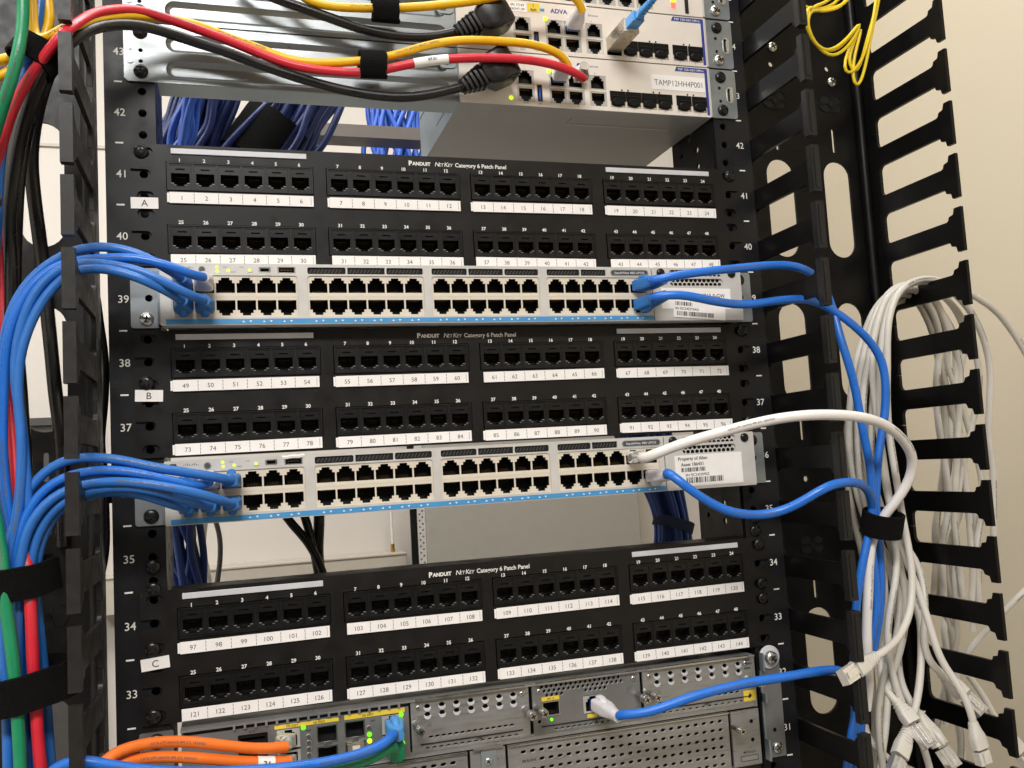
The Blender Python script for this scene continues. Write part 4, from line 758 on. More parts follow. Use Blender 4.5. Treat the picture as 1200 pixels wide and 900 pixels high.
k=MB(); k.box(RX(207.6),216.8,RY-.6,RY+6,RZ(-262.6),-226.4,'nickel'); k.box(RX(198.),RX(208.6),RY-.95,RY-.62,RZ(-257.6),RZ(-249.6),'yellowp'); k.plate([(RX(203.4)-2.2,RZ(-253.6)-.6),(RX(203.4)-.4,RZ(-253.6)-2.2),(RX(203.4)+1.8,RZ(-253.6)-.4),(RX(203.4)+.9,RZ(-253.6)+1.1),(RX(203.4)+.2,RZ(-253.6)+2.3),(RX(203.4)-.6,RZ(-253.6)+.9)],[],V(0,RY-1.,0),0,'inkb'); k.text('CISCO',RX(203),RY-.95,RZ(-226.4),1.6,'inkb'); k.text('ISR 4400',RX(203),RY-.95,RZ(-229.2),1.6,'inkb'); k.text('SERIES',RX(203),RY-.95,RZ(-232.4),1.4,'inkb'); k.box(RX(196.6),RX(207.4),RY-.6,RY-.42,RZ(-259),-226.6,'nickel'); part('end_plate',k,router,V(RX(203),RY,-245))
for s_ in (-1,1):
    e=MB(); a0,a1=(-243.5,-222.) if s_<0 else (226.,244.)
    e.plate(rect(a0,a1,-310.4,-226.2,1.2),[circ(s_*235.,-289.,1.7,10)],V(0,-1.9,0),1.7,'nickeld','dark')
    xi=s_*222.5
    if s_>0:
        e.plate([(-6,-310.4),(-1.9,-310.4),(-1.9,-226.2),(-9,-226.2),(-9,-238),(-4,-240),(-4,-256),(-7.,-258),(-9,-262),(-4.,-264),(-4.,-292),(-7,-294),(-9,-297),(-9,-310.4)][::-1] if False else rect(-9.,-2.,-310.4,-294.),[],V(226.,0,0),1.5,'zincd',Uv=V(0,1,0))
        for q0,q1 in ((-240.,-226.2),(-265.,-258.)): e.box(224.6,226.,-9.,-2.,q0,q1,'zincd')
        e.box(224.6,226,-3.6,-1.95,-310.4,-226.2,'zincd')
    ear=part('mounting_ear',e,router,V((a0+a1)/2,-1,-268))
    if s_>0: screw(ear,234.8,-231.,-2.,'washer','ear_screw'); screw(ear,236.2,-303.,-2.,'steel','ear_screw')
    else: screw(ear,-232.6,-232.,-2.,'black','ear_screw')

# ------------------------------------------------------------------ ethernet access devices at the top
def pocket(mb,out,inn,y0,y1,m):
    n=len(out); vs=[V(p[0],y0,p[1]) for p in out]+[V(p[0],(y0*.3+y1*.7),(p[1]*.45+q[1]*.55)) for p,q in zip(out,inn)]+[V(p[0],y1,p[1]) for p in inn]
    fs=[(i,(i+1)%n,n+(i+1)%n,n+i) for i in range(n)]+[(n+i,n+(i+1)%n,2*n+(i+1)%n,2*n+i) for i in range(n)]
    mb.add(vs,fs,m,True); mb.add([V(p[0],y1,p[1]) for p in inn],[tuple(range(n))],m)
def access_device(zb,label,kind):
    Y=-3.; t=thing('ethernet_access_device',label,'access device',V(110,Y,zb),'half-width ethernet access devices')
    b=MB(); b.shell(0,220,Y+1.4,13.9,zb+.2,zb+43.2,1.,'under'); b.box(0,220,14.,151.,zb+.2,zb+43.2,'under'); b.box(-.25,-.01,Y+1.4,150.,zb+.3,zb+43.,'zincd')
    b.plate(rect(96,190,26,38,3),[],V(0,0,zb+.15),0,'under',Uv=V(1,0,0),Vv=V(0,1,0)) if False else None
    b.box(100,196,30,31.2,zb-.25,zb+.2,'bezel'); b.box(100,101.2,18,30,zb-.25,zb+.2,'under')
    for i in range(9): b.box(-.5,-.26,30+i*6,33+i*6,zb+12,zb+13.4,'dkgrey')
    part('chassis',b,t,V(110,70,zb+20))
    f=MB(); P_=[]
    if kind<2:
        P_=[(54.4,23.2,0),(54.4,9.6,1),(82.,23.2,0),(82.,9.6,1),(97.6,23.2,0),(97.6,9.6,1),(117.,23.2,0),(117.,9.6,1)]
    else: P_=[(62.+i*17.2,8.6,1) for i in range(7)]
    ho=[rect(x-7.5,x+7.5,zb+z-6.2,zb+z+6.2) for x,z,_ in P_]
    if kind<2: ho.append(rect(63.8,68.4,zb+3.8,zb+18.4)); ho+=[rect(127.6+i*14.3,127.6+i*14.3+13.4,zb+3.6,zb+16.8) for i in range(4)]+[rect(188.4+i*14.6,188.4+i*14.6+13.4,zb+3.6,zb+16.8) for i in range(2)]
    f.plate(rect(0,220,zb,zb+43.4),ho,V(0,Y,0),1.2,'cream','zincd')
    f.quad(V(40,Y+7,zb+2),V(218,Y+7,zb+2),V(218,Y+7,zb+30),V(40,Y+7,zb+30),'dark')
    if kind<2:
        f.plate([(188.6,zb+38.6),(216.8,zb+38.6),(216.8,zb+1.5),(219.4,zb+1.5),(219.4,zb+42.6),(190.6,zb+42.6)],[],V(0,Y-.06,0),0,'navyp')
        f.text('FSP 150-GE114Pro',204,Y-.12,zb+40.6,2.,'print',bold=.01,wid=24)
        for x,z in ((54,2.4),(84,1.6),(99,1.6),(117,1.6)): f.text('MGMT' if x==54 else '1',x,Y-.06,zb+z,1.1,'inkb',bold=0)
        for i in range(6): f.text(str(5+i),134+i*14.4+(3 if i>3 else 0),Y-.06,zb+2.2,1.1,'inkb',bold=0)
        for x in (115,): f.text('7',x,Y-.06,zb+31.,1.4,'inkb',bold=0)
        for i in (1,3,5):
            for d in (0,5.6): f.cyl(V(130+i*14.4+d-(6 if i<5 else 3),Y+.1,zb+18.4),V(0,-1,0),.8,.3,'dark',8)
        f.text('USB',66,Y-.06,zb+2.2,1.1,'inkb',bold=0)
        if kind==1:
            f.text('ADVA',87.,Y-.06,zb+37.2,3.6,'navyp',bold=.03,wid=15); f.box(70.6,74.4,Y-.12,Y-.02,zb+35.8,zb+38.2,'stripe'); f.text('Ethernet',117,Y-.06,zb+36.4,1.8,'navyp',bold=0)
            f.box(60,70.4,Y-.3,Y-.02,zb+34.6,zb+42.,'yellowp'); f.text('!',65,Y-.36,zb+40,2.4,'inkb',bold=.03); f.text('RJ45',65,Y-.36,zb+36.3,2.,'inkb',bold=.03)
            f.box(44.,59,Y-.25,Y-.02,zb+33.8,zb+41.4,'paper'); f.text('SN 1714Y',51.5,Y-.3,zb+39.4,2.,'inkb',wid=12); f.text('NIGHT OP',51.5,Y-.3,zb+36,1.7,'inkb',wid=12)
        else:
            f.cyl(V(101.5,Y-.02,zb+37.),V(0,-1,0),2.,.05,'navyp',16); f.text('Ethernet',113,Y-.06,zb+37,2.2,'navyp',bold=0)
    part('faceplate',f,t,V(110,Y,zb+21))
    for x,z,fl in P_: link('port',AB if fl else AT,t,V(x,Y+.3,zb+z))
    if kind<2:
        u=MB(); u.plate(rect(63.8,68.4,zb+3.8,zb+18.4),[rect(64.3,67.9,zb+4.4,zb+17.8)],V(0,Y-.2,0),7,'chrome','dark'); u.quad(V(64,Y+6,zb+4),V(68.4,Y+6,zb+4),V(68.4,Y+6,zb+18),V(64,Y+6,zb+18),'dark'); u.box(65.6,67.2,Y+.4,Y+6,zb+5.4,zb+16.6,'usb'); part('usb_port',u,t,V(66,Y,zb+11))
        for i in range(6):
            if kind==1 and i==0: continue
            x=127.6+i*14.3 if i<4 else 188.4+(i-4)*14.6
            c_=MB(); c_.plate(rect(x,x+13.4,zb+3.6,zb+16.8,.5),[rect(x+.7,x+12.7,zb+5.,zb+15.8)],V(0,Y-.3,0),6,'chrome','dark'); c_.box(x-.2,x+13.6,Y-.9,Y+6,zb+8.6,zb+17.,'finger'); c_.loft([(V(x+6.7,Y+3,zb+7.4),V(1,0,0),V(0,0,1),5.4,3.4,2.6),(V(x+6.7,Y-1.6,zb+7.4),V(1,0,0),V(0,0,1),5.4,3.4,2.6),(V(x+6.7,Y-2.4,zb+7.4),V(1,0,0),V(0,0,1),4.4,2.6,2.6)],'finger',18); c_.box(x+1.4,x+12,Y-1.3,Y-.9,zb+12.4,zb+13.4,'jack'); part('sfp_cage',c_,t,V(x+6.7,Y,zb+10))
        c_=MB(); c_.cyl(V(41.6,Y,zb+5.6),V(0,-1,0),1.7,.6,'led',14); part('power_led',c_,t,V(41.6,Y,zb+5.6))
        for x,m_ in ((74.8,'led'),):
            c_=MB(); c_.box(x-1.4,x+1.4,Y-.5,Y+.5,zb+28.2,zb+31,'led'); part('port_led',c_,t,V(x,Y,zb+29.6))
        if kind==0:
            l=MB(); l.box(165.8,216.2,Y-.3,Y-.02,zb+21.4,zb+34.2,'paper'); l.text('TAMP12HH4P001',191.2,Y-.36,zb+27.6,5.,'ink',bold=-.004,wid=45); part('name_label',l,t,V(191,Y,zb+27))
    else:
        for z,m_ in ((13.5,'led'),(8.,'ledr')):
            c_=MB(); c_.box(190,194,Y-.5,Y+.2,zb+z-2.6,zb+z+2.6,m_); part('status_led',c_,t,V(192,Y,zb+z))
        c_=MB(); c_.box(203,206,Y-1,Y-.02,zb+2,zb+42,'dark'); part('vent_slot',c_,t,V(204.5,Y,zb+20))
    # right ear
    e=MB(); e.plate(rect(221.,247.,zb+.5,zb+43.4,2.5),[circ(231.4,zb+15.4,1.5,10),circ(231.,zb+27.,1.5,10),slot(239.4,zb+21.,3.4,13)],V(0,-1.9,0),1.7,'zinc','zincd')
    e.plate(slot(240.6,zb+21,6,15),[slot(239.8,zb+21,3,12)],V(0,-2.4,0),.45,'chrome')
    e.box(219.8,221.4,-3.4,40.,zb+.5,zb+43.4,'bezel')
    ear=part('right_ear',e,t,V(234,-1,zb+21))
    for z,kd in ((36.6,'black'),(7.4,'black' if kind==0 else 'steel')): screw(ear,232.6,zb+z,-2.,kd if kind<2 else 'steel','ear_screw')
    # wide ribbed plate filling the left half of the rack
    p=MB(); ribs=[(3.6,17.4),(23.2,37.)]
    outs=[rect(-216.,-8.,zb+a,zb+c_,6.85,7) for a,c_ in ribs]; inns=[rect(-212.6,-11.4,zb+a+3.4,zb+c_-3.4,3.4,7) for a,c_ in ribs]
    p.plate([(-244.,zb+2.5),(-241.5,zb+.2),(-1.,zb+.2),(-1.,zb+43.4),(-244.,zb+43.4)],outs+[circ(-232.8,zb+15.,1.5,10),circ(-232.8,zb+23.,1.5,10)],V(0,-1.9,0),1.2,'zinc','zinc')
    for o_,i_ in zip(outs,inns): pocket(p,o_,i_,-1.9,1.6,'zinc')
    p.box(-222.,-1.,-.6,22.,zb+.1,zb+1.3,'zincd'); p.box(-222,-1,-.6,22.,zb+42.2,zb+43.3,'zincd')
    p.plate(slot(-239.8,zb+19,4,12),[slot(-239.3,zb+19,1.6,9)],V(0,-2.6,0),.65,'zinc')
    p.plate(slot(-9.,zb+31,15,9),[slot(-9.,zb+31,9,4.6)],V(0,-3.,0),1.,'zinc')
    pl_=part('ribbed_side_plate',p,t,V(-120,-1,zb+21))
    for z in (7.4,36.6): screw(pl_,-232.8,zb+z,-2.,'black','ear_screw')
    return t
access_device(222.4,'lower cream ethernet access device with the TAMP12HH4P001 name label',0)
access_device(266.8,'cream ethernet access device with the ADVA lettering and a blue fibre connector plugged in',1)
access_device(311.3,'topmost cream ethernet access device, cut off by the upper edge of the picture',2)

# ------------------------------------------------------------------ cables and their plugs
def frame(d, up):
    d=d.normalized(); u=(up-d*up.dot(d)).normalized(); return d,u,d.cross(u)
def plug_set(par, pos, d, up, bootm, clearm='clear', L=27., tip=0., latch=True, ribs=0, r=3.3):
    """pos: front of the socket (or tip+tip length); d points back along the cable; up = side of the latch"""
    d,u,w_=frame(d,up)
    if tip:
        p=MB(); p.obox(pos-d*(tip/2),w_*5.6,u*3.6,d*(tip/2),clearm)
        for i in range(8): p.obox(pos-d*(tip-4.)-u*3.2+w_*(-3.5+i),w_*.22,u*.5,d*3.6,'gold')
        p.obox(pos-d*(tip*.45)+u*4.6,w_*2.6,u*.5,d*(tip*.45),clearm); part('plug',p,par,pos,.3)
    else:
        p=MB(); p.obox(pos+d*1.5,w_*5.5,u*3.8,d*2.2,clearm); part('plug',p,par,pos)
    b=MB(); a=pos+d*2.5
    prof=[(0,6.3,4.9,5),(L*.38,6.2,4.9,5),(L*.52,5.7,4.7,4),(L*.66,4.8,4.4,3),(L*.8,4.3,4.1,2.4),(L,r+.7,r+.7,2)]
    b.loft([(a+d*t,w_,u,ha,hb,e) for t,ha,hb,e in prof],bootm,22)
    for i in range(ribs):
        t=L*(.50+.44*i/max(1,ribs-1)); ha=5.6-2.0*(i/max(1,ribs)); b.loft([(a+d*(t-.7),w_,u,ha+.5,ha*.86+.5,3),(a+d*(t+.5),w_,u,ha+.45,ha*.86+.45,3)],bootm,18)
    part('boot',b,par,a)
    if latch:
        h=MB(); c=a+u*5.4
        h.loft([(c-d*1.,w_,u,1.2,.6,2),(c+d*.3,w_,u,2.6,1.8,2.2),(c+d*3,w_+u*0,u,3.1,2.6,2.4),(c+d*7,w_,u,2.9,2.4,2.4),(c+d*11-u*1,w_,u,2.4,1.6,2.2),(c+d*13-u*2.,w_,u,1.2,.6,2)],bootm,16); part('latch_hood',h,par,c)
def cable(key, name, label, cat, m, r, group=None, ends=(), n=14, sub='jacket', wob=.04, txt='CAT6 UTP 24AWG 4PR ETL VERIFIED'):
    if m in ('black','fibre','dkgrey'): txt=None
    pts=PATHS[key]; mb=MB(); c=tube(mb,pts,r,m,n,wob=wob)
    if txt: jacket_print(mb,c,r,txt,every=70+(len(pts)*13)%60,start=30+(len(pts)*7)%50)
    if not ends:
        return solo(name,mb,label,cat,Vector(pts[0]),group), c
    t=thing(name,label,cat,Vector(pts[0]),group); part(sub,mb,t)
    for fn in ends: fn(t,c)
    return t,c
def end_plug(pos, bootm, up, d=(0,-1,0), **k):
    return lambda t,c: plug_set(t,V(*pos),V(*d),V(*up),bootm,**k)
DN,UP=(0,0,-1),(0,0,1)
gl='blue patch cords entering the upper switch from the left'
for key,x,z,bm,up,lab,mm in (('u1',-208,73.,'boot',UP,'blue patch cord in the first upper port of the upper switch','blue'),
  ('u2',-194,73.,'milky',UP,'blue patch cord ending in a milky white boot at the upper switch','blue2'),
  ('u3',-194,57.6,'boot',DN,'blue patch cord in the second lower port of the upper switch, left end','blue'),
  ('u4',-208,57.6,'boot',DN,'blue patch cord in the first lower port of the upper switch, lowest of its bunch','blue')):
    cable(key,'patch_cable',lab,'patch cord',mm,3.0,gl,[end_plug((x,-16.5,z),bm,up,clearm='bluec' if bm=='milky' else 'boot',L=25)])
gl='blue patch cords entering the lower switch from the left'
for key,x,z,bm,up,lab,mm in (('l3',-208,-62.4,'boot',UP,'blue patch cord in the first upper port of the lower switch','blue'),
  ('l2',-194,-62.4,'milky',UP,'bright blue patch cord with a small milky white boot in the lower switch','blue2'),
  ('l1',-180,-62.4,'boot',UP,'blue patch cord in the third upper port of the lower switch, topmost of its bunch','blue'),
  ('l6',-208,-77.8,'boot',DN,'blue patch cord in the first lower port of the lower switch, lowest of its bunch','blue'),
  ('l5',-194,-77.8,'boot',DN,'blue patch cord in the second lower port of the lower switch','blue'),
  ('l4',-180,-77.8,'boot',DN,'blue patch cord in the third lower port of the lower switch','blue')):
    cable(key,'patch_cable',lab,'patch cord',mm,3.0,gl,[end_plug((x,-16.5,z),bm,up,clearm='bluec' if bm=='milky' else 'boot',L=25 if bm!='milky' else 26)])
g2='blue patch cords leaving to the right'
cable('r1','patch_cable','blue patch cord from the last upper port of the upper switch to the right','patch cord','blue2',3.3,g2,[end_plug((134,-16.5,73.),'boot',UP,clearm='boot',d=(.35,-1,0),ribs=5)])
cable('r2','patch_cable','blue patch cord from the last lower port of the upper switch to the right','patch cord','blue2',3.3,g2,[end_plug((134,-16.5,57.6),'boot',DN,clearm='boot',d=(.35,-1,.1),ribs=5)])
cable('r3','patch_cable','blue patch cord with milky boot sagging from the lower switch to the right','patch cord','blue2',3.4,g2,[end_plug((134.4,-16.5,-77.8),'milky',DN,clearm='bluec',L=28)])
cable('r4','patch_cable','blue patch cord with milky boot running right from the router','patch cord','blue2',3.4,g2,[end_plug((79.,-9.,-246.),'milky',UP,clearm='bluec',d=(.12,-1,-.1),L=30)])
cable('white','patch_cable','white patch cord arching from the lower switch into the right cable manager','patch cord','white',3.9,None,[end_plug((120.6,-16.5,-62.4),'clear',UP,L=15,latch=False,r=3.4)])
# left trunk
cable('green','data_cable','green cable running down the left trunk','cable','green',3.6)
cable('blueTop','data_cable','blue cable passing under the top left strap beside the green one','cable','blue',3.2)
cable('redLow','data_cable','red cable deep in the blue trunk at the lower left','cable','red',3.5)
cable('yellowL','data_cable','yellow cable looping left at the top left strap','cable','yellow',3.2)
cable('yellowL2','data_cable','short yellow cable showing at the left edge under the green one','cable','yellow',3.0)
def wrap(x0,x1,r,m,name='label_wrap',txt=None,th=4.):
    def f(t,cc):
        k=MB(); pts=[p for p in cc if x0<p.x<x1]; tube(k,pts,r,m,16,raw=True)
        if txt:
            p=pts[len(pts)//2]; q=(pts[-1]-pts[0]); k.text(txt,p.x,p.y-r-.1,p.z,th,'inkb',rot=math.atan2(q.z,q.x),bold=.02)
        part(name,k,t)
    return f
cable('red','data_cable','red cable with a white label wrap across the top device','cable','red',3.3,None,[wrap(-42.,-12.,3.6,'paper',txt='07-01-11',th=2.2),end_plug((101,-4.,247.6),'clear',UP,clearm='clear',d=(-.1,-1,.25),L=14,latch=False)])
cable('yellow1','data_cable','yellow cable strapped to the red one, ending in the lower access device','cable','yellow',3.2,None,[end_plug((83.,-4.,246.6),'milky',UP,clearm='bluec',d=(-.1,-1,.3),L=20,latch=False)])
cable('yellow2','data_cable','yellow cable along the upper edge, ending in the upper access device','cable','yellow',3.2,None,[end_plug((98.,-4.,291.),'milky',UP,clearm='bluec',d=(0,-1,.3),L=20,latch=False)])
def power_plug(tip, tail, y0=-6.):
    def f(t,c):
        T,E=V(*tip),V(*tail); d=(E-T).normalized(); n=V(0,-1,0); w_=d.cross(n).normalized(); L=(E-T).length
        b=MB(); sec=[(-1.5,9,10,3),(0,12.8,12,8),(L*.1,13.6,13,8),(L*.40,12.8,12.4,8),(L*.52,9.6,9.4,5),(L*.58,7.2,7.2,3)]
        b.loft([(T+d*s,w_,n,a,h,e) for s,a,h,e in sec],'black',26); part('plug',b,t,T)
        k=MB()
        k.loft([(T+d*(L*.56),w_,n,4.6,4.6,2.2),(T+d*(L*1.06),w_,n,3.9,3.9,2)],'jack',18)
        for i in range(5):
            s=L*(.63+.088*i); a=9.2-i*.85; k.loft([(T+d*(s-1.1),w_,n,a,a*.9,5),(T+d*(s+1.1),w_,n,a*.97,a*.87,5)],'black',20)
        part('strain_relief',k,t,T+d*L*.6)
    return f
cable('black1','power_cable','black power cord with ribbed plug in the lower access device','power cord','black',3.7,None,[power_plug((36.,-19.,249.),(-3.,-22.,226.))])
cable('black2','power_cable','black power cord with ribbed plug in the ADVA access device','power cord','black',3.7,None,[power_plug((34.,-19.,291.),(-5.,-22.,269.))])
for key,lab,r in (('bk3','thick black cable hanging from the top left strap, beside the red one',4.2),('bk4','black cable crossing the oblong holes of the left cable manager',4.6),('bk6','black cable furthest left under the top left strap',4.),('bk7','thin black cable in the gap between left cable manager and rack post',2.6),('bk8','thin black cable low in the gap beside the left rack post',2.4)):
    cable(key,'black_cable',lab,'cable','black',r,'black cables at the left')
k=MB(); k.lathe(V(-318,-60,116),V(.8,-.5,.3),[(-20,5),(-6,7.5),(0,8),(6,6.5),(9,3)],'dkgrey',18); solo('plastic_bung',k,'grey rounded plastic cap at the far left edge beside the black cables','cap',V(-318,-60,116))
# router cords
cable('o1','data_cable','upper orange cable entering the router','cable','orange',3.5,'orange cables',[end_plug((-148.5,-9.,-240.6),'clear',UP,L=12,latch=False,d=(-.5,-1,0))])
cable('o2','data_cable','lower orange cable with a white label wrap entering the router','cable','orange',3.5,'orange cables',[wrap(-171.,-157.,3.75,'paper',txt='131',th=3.6),end_plug((-148.5,-9.,-254.6),'clear',DN,L=12,latch=False,d=(-.5,-1,0))])
cable('bR','patch_cable','blue patch cord curving down left from the router','patch cord','blue2',3.3,None,[end_plug((-76.,-9.,-240.6),'lc',UP,clearm='boot',d=(0,-1,-.1),L=20)])
cable('gR','patch_cable','green patch cord under the blue one at the router','patch cord','green',3.2,None,[end_plug((-76.,-9.,-255.),'green',DN,clearm='green',d=(0,-1,-.1),L=18)])
# fibre with transceiver
def lc(t,c):
    k=MB(); k.box(127.4,140.6,-38.,-2.,273.4,284.6,'sfp'); k.box(127.9,140.1,-38.3,-37.9,274,284,'portc'); part('transceiver',k,t,V(134,-3,279))
    k=MB(); k.box(129.2,138.8,-52.,-37.5,276,284,'lc'); k.box(131,137,-56,-52,277,283,'lc'); k.loft([(V(134,-55,280),V(1,0,0),V(0,0,1),2.8,2.8,3),(V(134,-84,280.4),V(1,0,0),V(0,0,1),1.7,1.7,2)],'lc',16)
    for i in range(6): k.loft([(V(134,-58-i*4,280),V(1,0,0),V(0,0,1),3.1-i*.15,3.1-i*.15,3),(V(134,-60-i*4,280),V(1,0,0),V(0,0,1),3.1-i*.15,3.1-i*.15,3)],'lc',14)
    part('connector',k,t,V(134,-40,280),.4)
cable('fib','fibre_cable','thin yellow fibre with light blue connector in a metal transceiver','fibre cord','fibre',1.2,None,[lc])
for key,lab in (('f1','yellow fibre loop hanging lowest left at the upper right cable manager'),('f2','yellow fibre loop hanging to the lowest point at the upper right cable manager'),('f4','yellow fibre loop lying between the two longer ones at the upper right'),('f3','short yellow fibre strands crossing the top right finger')):
    cable(key,'fibre_cable',lab,'fibre cord','fibre',1.35,'yellow fibre loops')
# grey cables of the right-hand manager
def free_plug(c_end=True, tip=14., ribs=4, L=22., up=(0,-1,.3), latch=False, bootm='grey', clear='clear'):
    def f(t,c):
        p=c[-1]; d=(c[-4]-c[-1]).normalized()          # back along the cable
        plug_set(t,p-d*(L),d,V(*up),bootm,clearm=clear,L=L,tip=tip,latch=latch,ribs=ribs,r=3.)
    return f
gg='pale grey cables hung over the right cable manager'
cable('g1','grey_cable','pale grey cable looping far right and ending in the ribbed plug above the blue cord','cable','grey',2.95,gg,[free_plug(tip=14,ribs=4,L=26)])
cable('g2','grey_cable','pale grey cable hanging nearest to the viewer, its boot pointing down at lower right','cable','grey',2.95,gg,[free_plug(tip=10,ribs=0,L=20,clear='grey')])
cable('g3','grey_cable','pale grey cable ending in a clear plug that points down right','cable','grey',3.0,gg,[free_plug(tip=18,ribs=4,L=20)])
cable('g4','grey_cable','pale grey cable ending in the large boxy plug at lower right','cable','grey',2.95,gg,[free_plug(tip=16,ribs=2,L=28,latch=True)])
cable('g5','grey_cable','pale grey cable ending in the lowest ribbed boot at the bottom edge','cable','grey',2.95,gg,[free_plug(tip=12,ribs=5,L=26)])
cable('g6','grey_cable','pale grey cable ending in a ribbed plug in front of the second lowest finger','cable','grey',2.95,gg,[free_plug(tip=16,ribs=4,L=22)])
cable('g7','grey_cable','pale grey cable running out to the right edge','cable','grey',2.85,gg)
cable('g8','grey_cable','pale grey cable hanging outside the fingers down to the bottom edge','cable','grey',2.85,gg)
cable('g11','grey_cable','pale grey cable dropping straight through the bunch to the bottom edge','cable','grey',2.85,gg)
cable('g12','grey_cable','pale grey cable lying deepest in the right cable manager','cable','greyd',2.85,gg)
cable('g14','grey_cable','shade-darkened grey cable crossing the bunch low down behind the boots','cable','greyd',2.85,gg)
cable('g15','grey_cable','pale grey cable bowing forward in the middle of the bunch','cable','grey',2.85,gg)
cable('g16','grey_cable','shade-darkened grey cable hanging wavy just outside the fingers','cable','greyd',3.,gg)
cable('g17','grey_cable','shade-darkened grey cable hanging outside, nearest to the finger roots','cable','greyd',3.,gg)
cable('g9','grey_cable','short pale grey cable curving along the bottom of the right cable manager','cable','grey',2.8,gg,[free_plug(tip=8,ribs=4,L=20)])
cable('g10','grey_cable','pale grey cable ending in a clear plug at the lower right edge','cable','grey',2.8,gg,[free_plug(tip=18,ribs=4,L=20)])

# ------------------------------------------------------------------ hook-and-loop straps
def strap(label, c, axis, a, b, h, side, m='velcro', group='black hook-and-loop straps', tail=True):
    d=V(*axis).normalized(); s=V(*side); s=(s-d*s.dot(d)).normalized(); f=d.cross(s); c=V(*c); n=40; R=[]
    for i in range(n+1):
        t=2*math.pi*i/n; ca,sa=math.cos(t),math.sin(t); ex=2/2.1
        o=s*(a*math.copysign(abs(ca)**ex,ca))+f*(b*math.copysign(abs(sa)**ex,sa)); nr=(s*ca/a+f*sa/b).normalized()
        q=(i/n)*.9 if tail else 0
        w_=h/2*(1+.03*noise.noise(V(i*.5,a,h)))
        p=c+o+nr*q+d*(1.2*noise.noise(V(i*.23,h,a)))
        R.append([p-d*w_,p+nr*.4-d*(w_-.3),p+nr*1.7-d*(w_-.4),p+nr*1.7+d*(w_-.4),p+nr*.4+d*(w_-.3),p+d*w_])
    mb=MB(); mb.rings(R,m,False)
    return solo('hook_and_loop_strap',mb,label,'strap',c,group)
strap('black hook-and-loop strap round the cables at the top left',(-288.5,-66,207),(.5,0.1,.83),13.5,11.5,16.,(1,0,-.6))
strap('black hook-and-loop strap round the blue trunk, upper of the two at lower left',(-308,-50,-114),(-.08,-.12,1),24.,17.,20.,(1,.1,.1))
strap('black hook-and-loop strap round the blue trunk, lowest at the left',(-301,-52,-177),(-.15,-.1,1),27.,18.,22.,(1,.1,.1))
strap('black hook-and-loop strap round the blue and white cords in the right cable manager',(313.2,-56,-126.),(.06,-.3,1),14.,13.,19.,(1,0,-.1))
strap('black hook-and-loop strap joining the yellow and red cables at the top',(-71.5,-24,237.5),(1,0,.03),8.4,5.4,20.,(0,0,1))
strap('black hook-and-loop strap on the upper yellow cable, cut by the top edge',(-60.,-24,282.),(1,0,.0),9.,5.,20.,(0,0,1))

# ------------------------------------------------------------------ behind the rack
def strands(name,label,group,n,a,b,spread,r,m,mid=None,mspread=None,seed=1,wav=6.):
    rd=random.Random(seed)
    for i in range(n):
        u,v=rd.uniform(-1,1),rd.uniform(-1,1)
        o=V(*spread[0])*u+V(*spread[1])*v; u2,v2=u+rd.uniform(-.25,.25),v+rd.uniform(-.25,.25)
        o2=V(*spread[0])*u2+V(*spread[1])*v2
        pts=[V(*a)+o]
        if mid is not None: pts.append(V(*mid)+(V(*mspread[0])*u+V(*mspread[1])*v))
        else:
            for f_ in (.25,.5,.75): pts.append(V(*a).lerp(V(*b),f_)+o.lerp(o2,f_)+V(rd.uniform(-wav,wav),0,rd.uniform(-wav,wav)))
        pts.append(V(*b)+o2)
        mb=MB(); tube(mb,pts,r,m,8); solo(name,mb,label,'cable',pts[0],group)
strands('bulk_cable','shade-darkened blue bulk cable in the slanting bundle behind the top left opening','navy cables slanting behind the top left opening',52,(-184,200,325),(-230,200,195),((27,0,0),(0,30,0)),3.4,'navyd',seed=3)
strands('bulk_cable','blue bulk cable in the light bundle close to the left post','blue cables close to the left post',8,(-188,130,315),(-219,130,215),((9,0,0),(0,14,0)),3.1,'bbundle',seed=5)
strands('bulk_cable','shade-darkened blue bulk cable running into the black wrap behind the top opening','navy cables running into the black wrap',46,(-84,205,330),(-170,205,190),((30,0,-14),(0,26,0)),3.4,'navyd',seed=6)
strands('bulk_cable','blue bulk cable hanging left of the bare wall behind the top opening','blue cables left of the bare wall',16,(-84,380,430),(-92,370,230),((20,0,0),(0,20,0)),3.1,'bbundle',seed=8,wav=12.)
strands('bulk_cable','blue bulk cable hanging right of the bare wall behind the top opening','blue cables right of the bare wall',26,(20,375,430),(26,370,230),((30,0,0),(0,24,0)),3.1,'bbundle',seed=9,wav=14.)
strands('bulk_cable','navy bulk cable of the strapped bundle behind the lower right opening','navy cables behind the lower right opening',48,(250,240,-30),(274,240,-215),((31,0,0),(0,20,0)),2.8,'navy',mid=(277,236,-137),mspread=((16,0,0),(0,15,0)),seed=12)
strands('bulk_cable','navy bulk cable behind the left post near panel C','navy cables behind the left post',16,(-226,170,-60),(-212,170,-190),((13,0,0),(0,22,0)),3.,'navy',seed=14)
strap('navy hook-and-loop strap round the navy cables behind the lower right opening',(277,236,-137),(.35,0,1),20.,19.,12.,(1,0,-.35),'navystrap',None)
strap('black wide wrap round the slanting blue bundle behind the top opening',(-141,203,255),(.56,0,.83),31.,30.,50.,(-.83,0,.56),'velcro',None)
for key,lab,mm,r in (('bb1','black cable slanting from the left behind panel C','black',4.),('bb2','black cable in the middle of the three behind panel C','black',4.),('bb3','black cable hanging straight down behind panel C, rightmost of three','black',5.)):
    cable(key,'rear_cable',lab,'cable',mm,r,'black cables rising behind panel C')
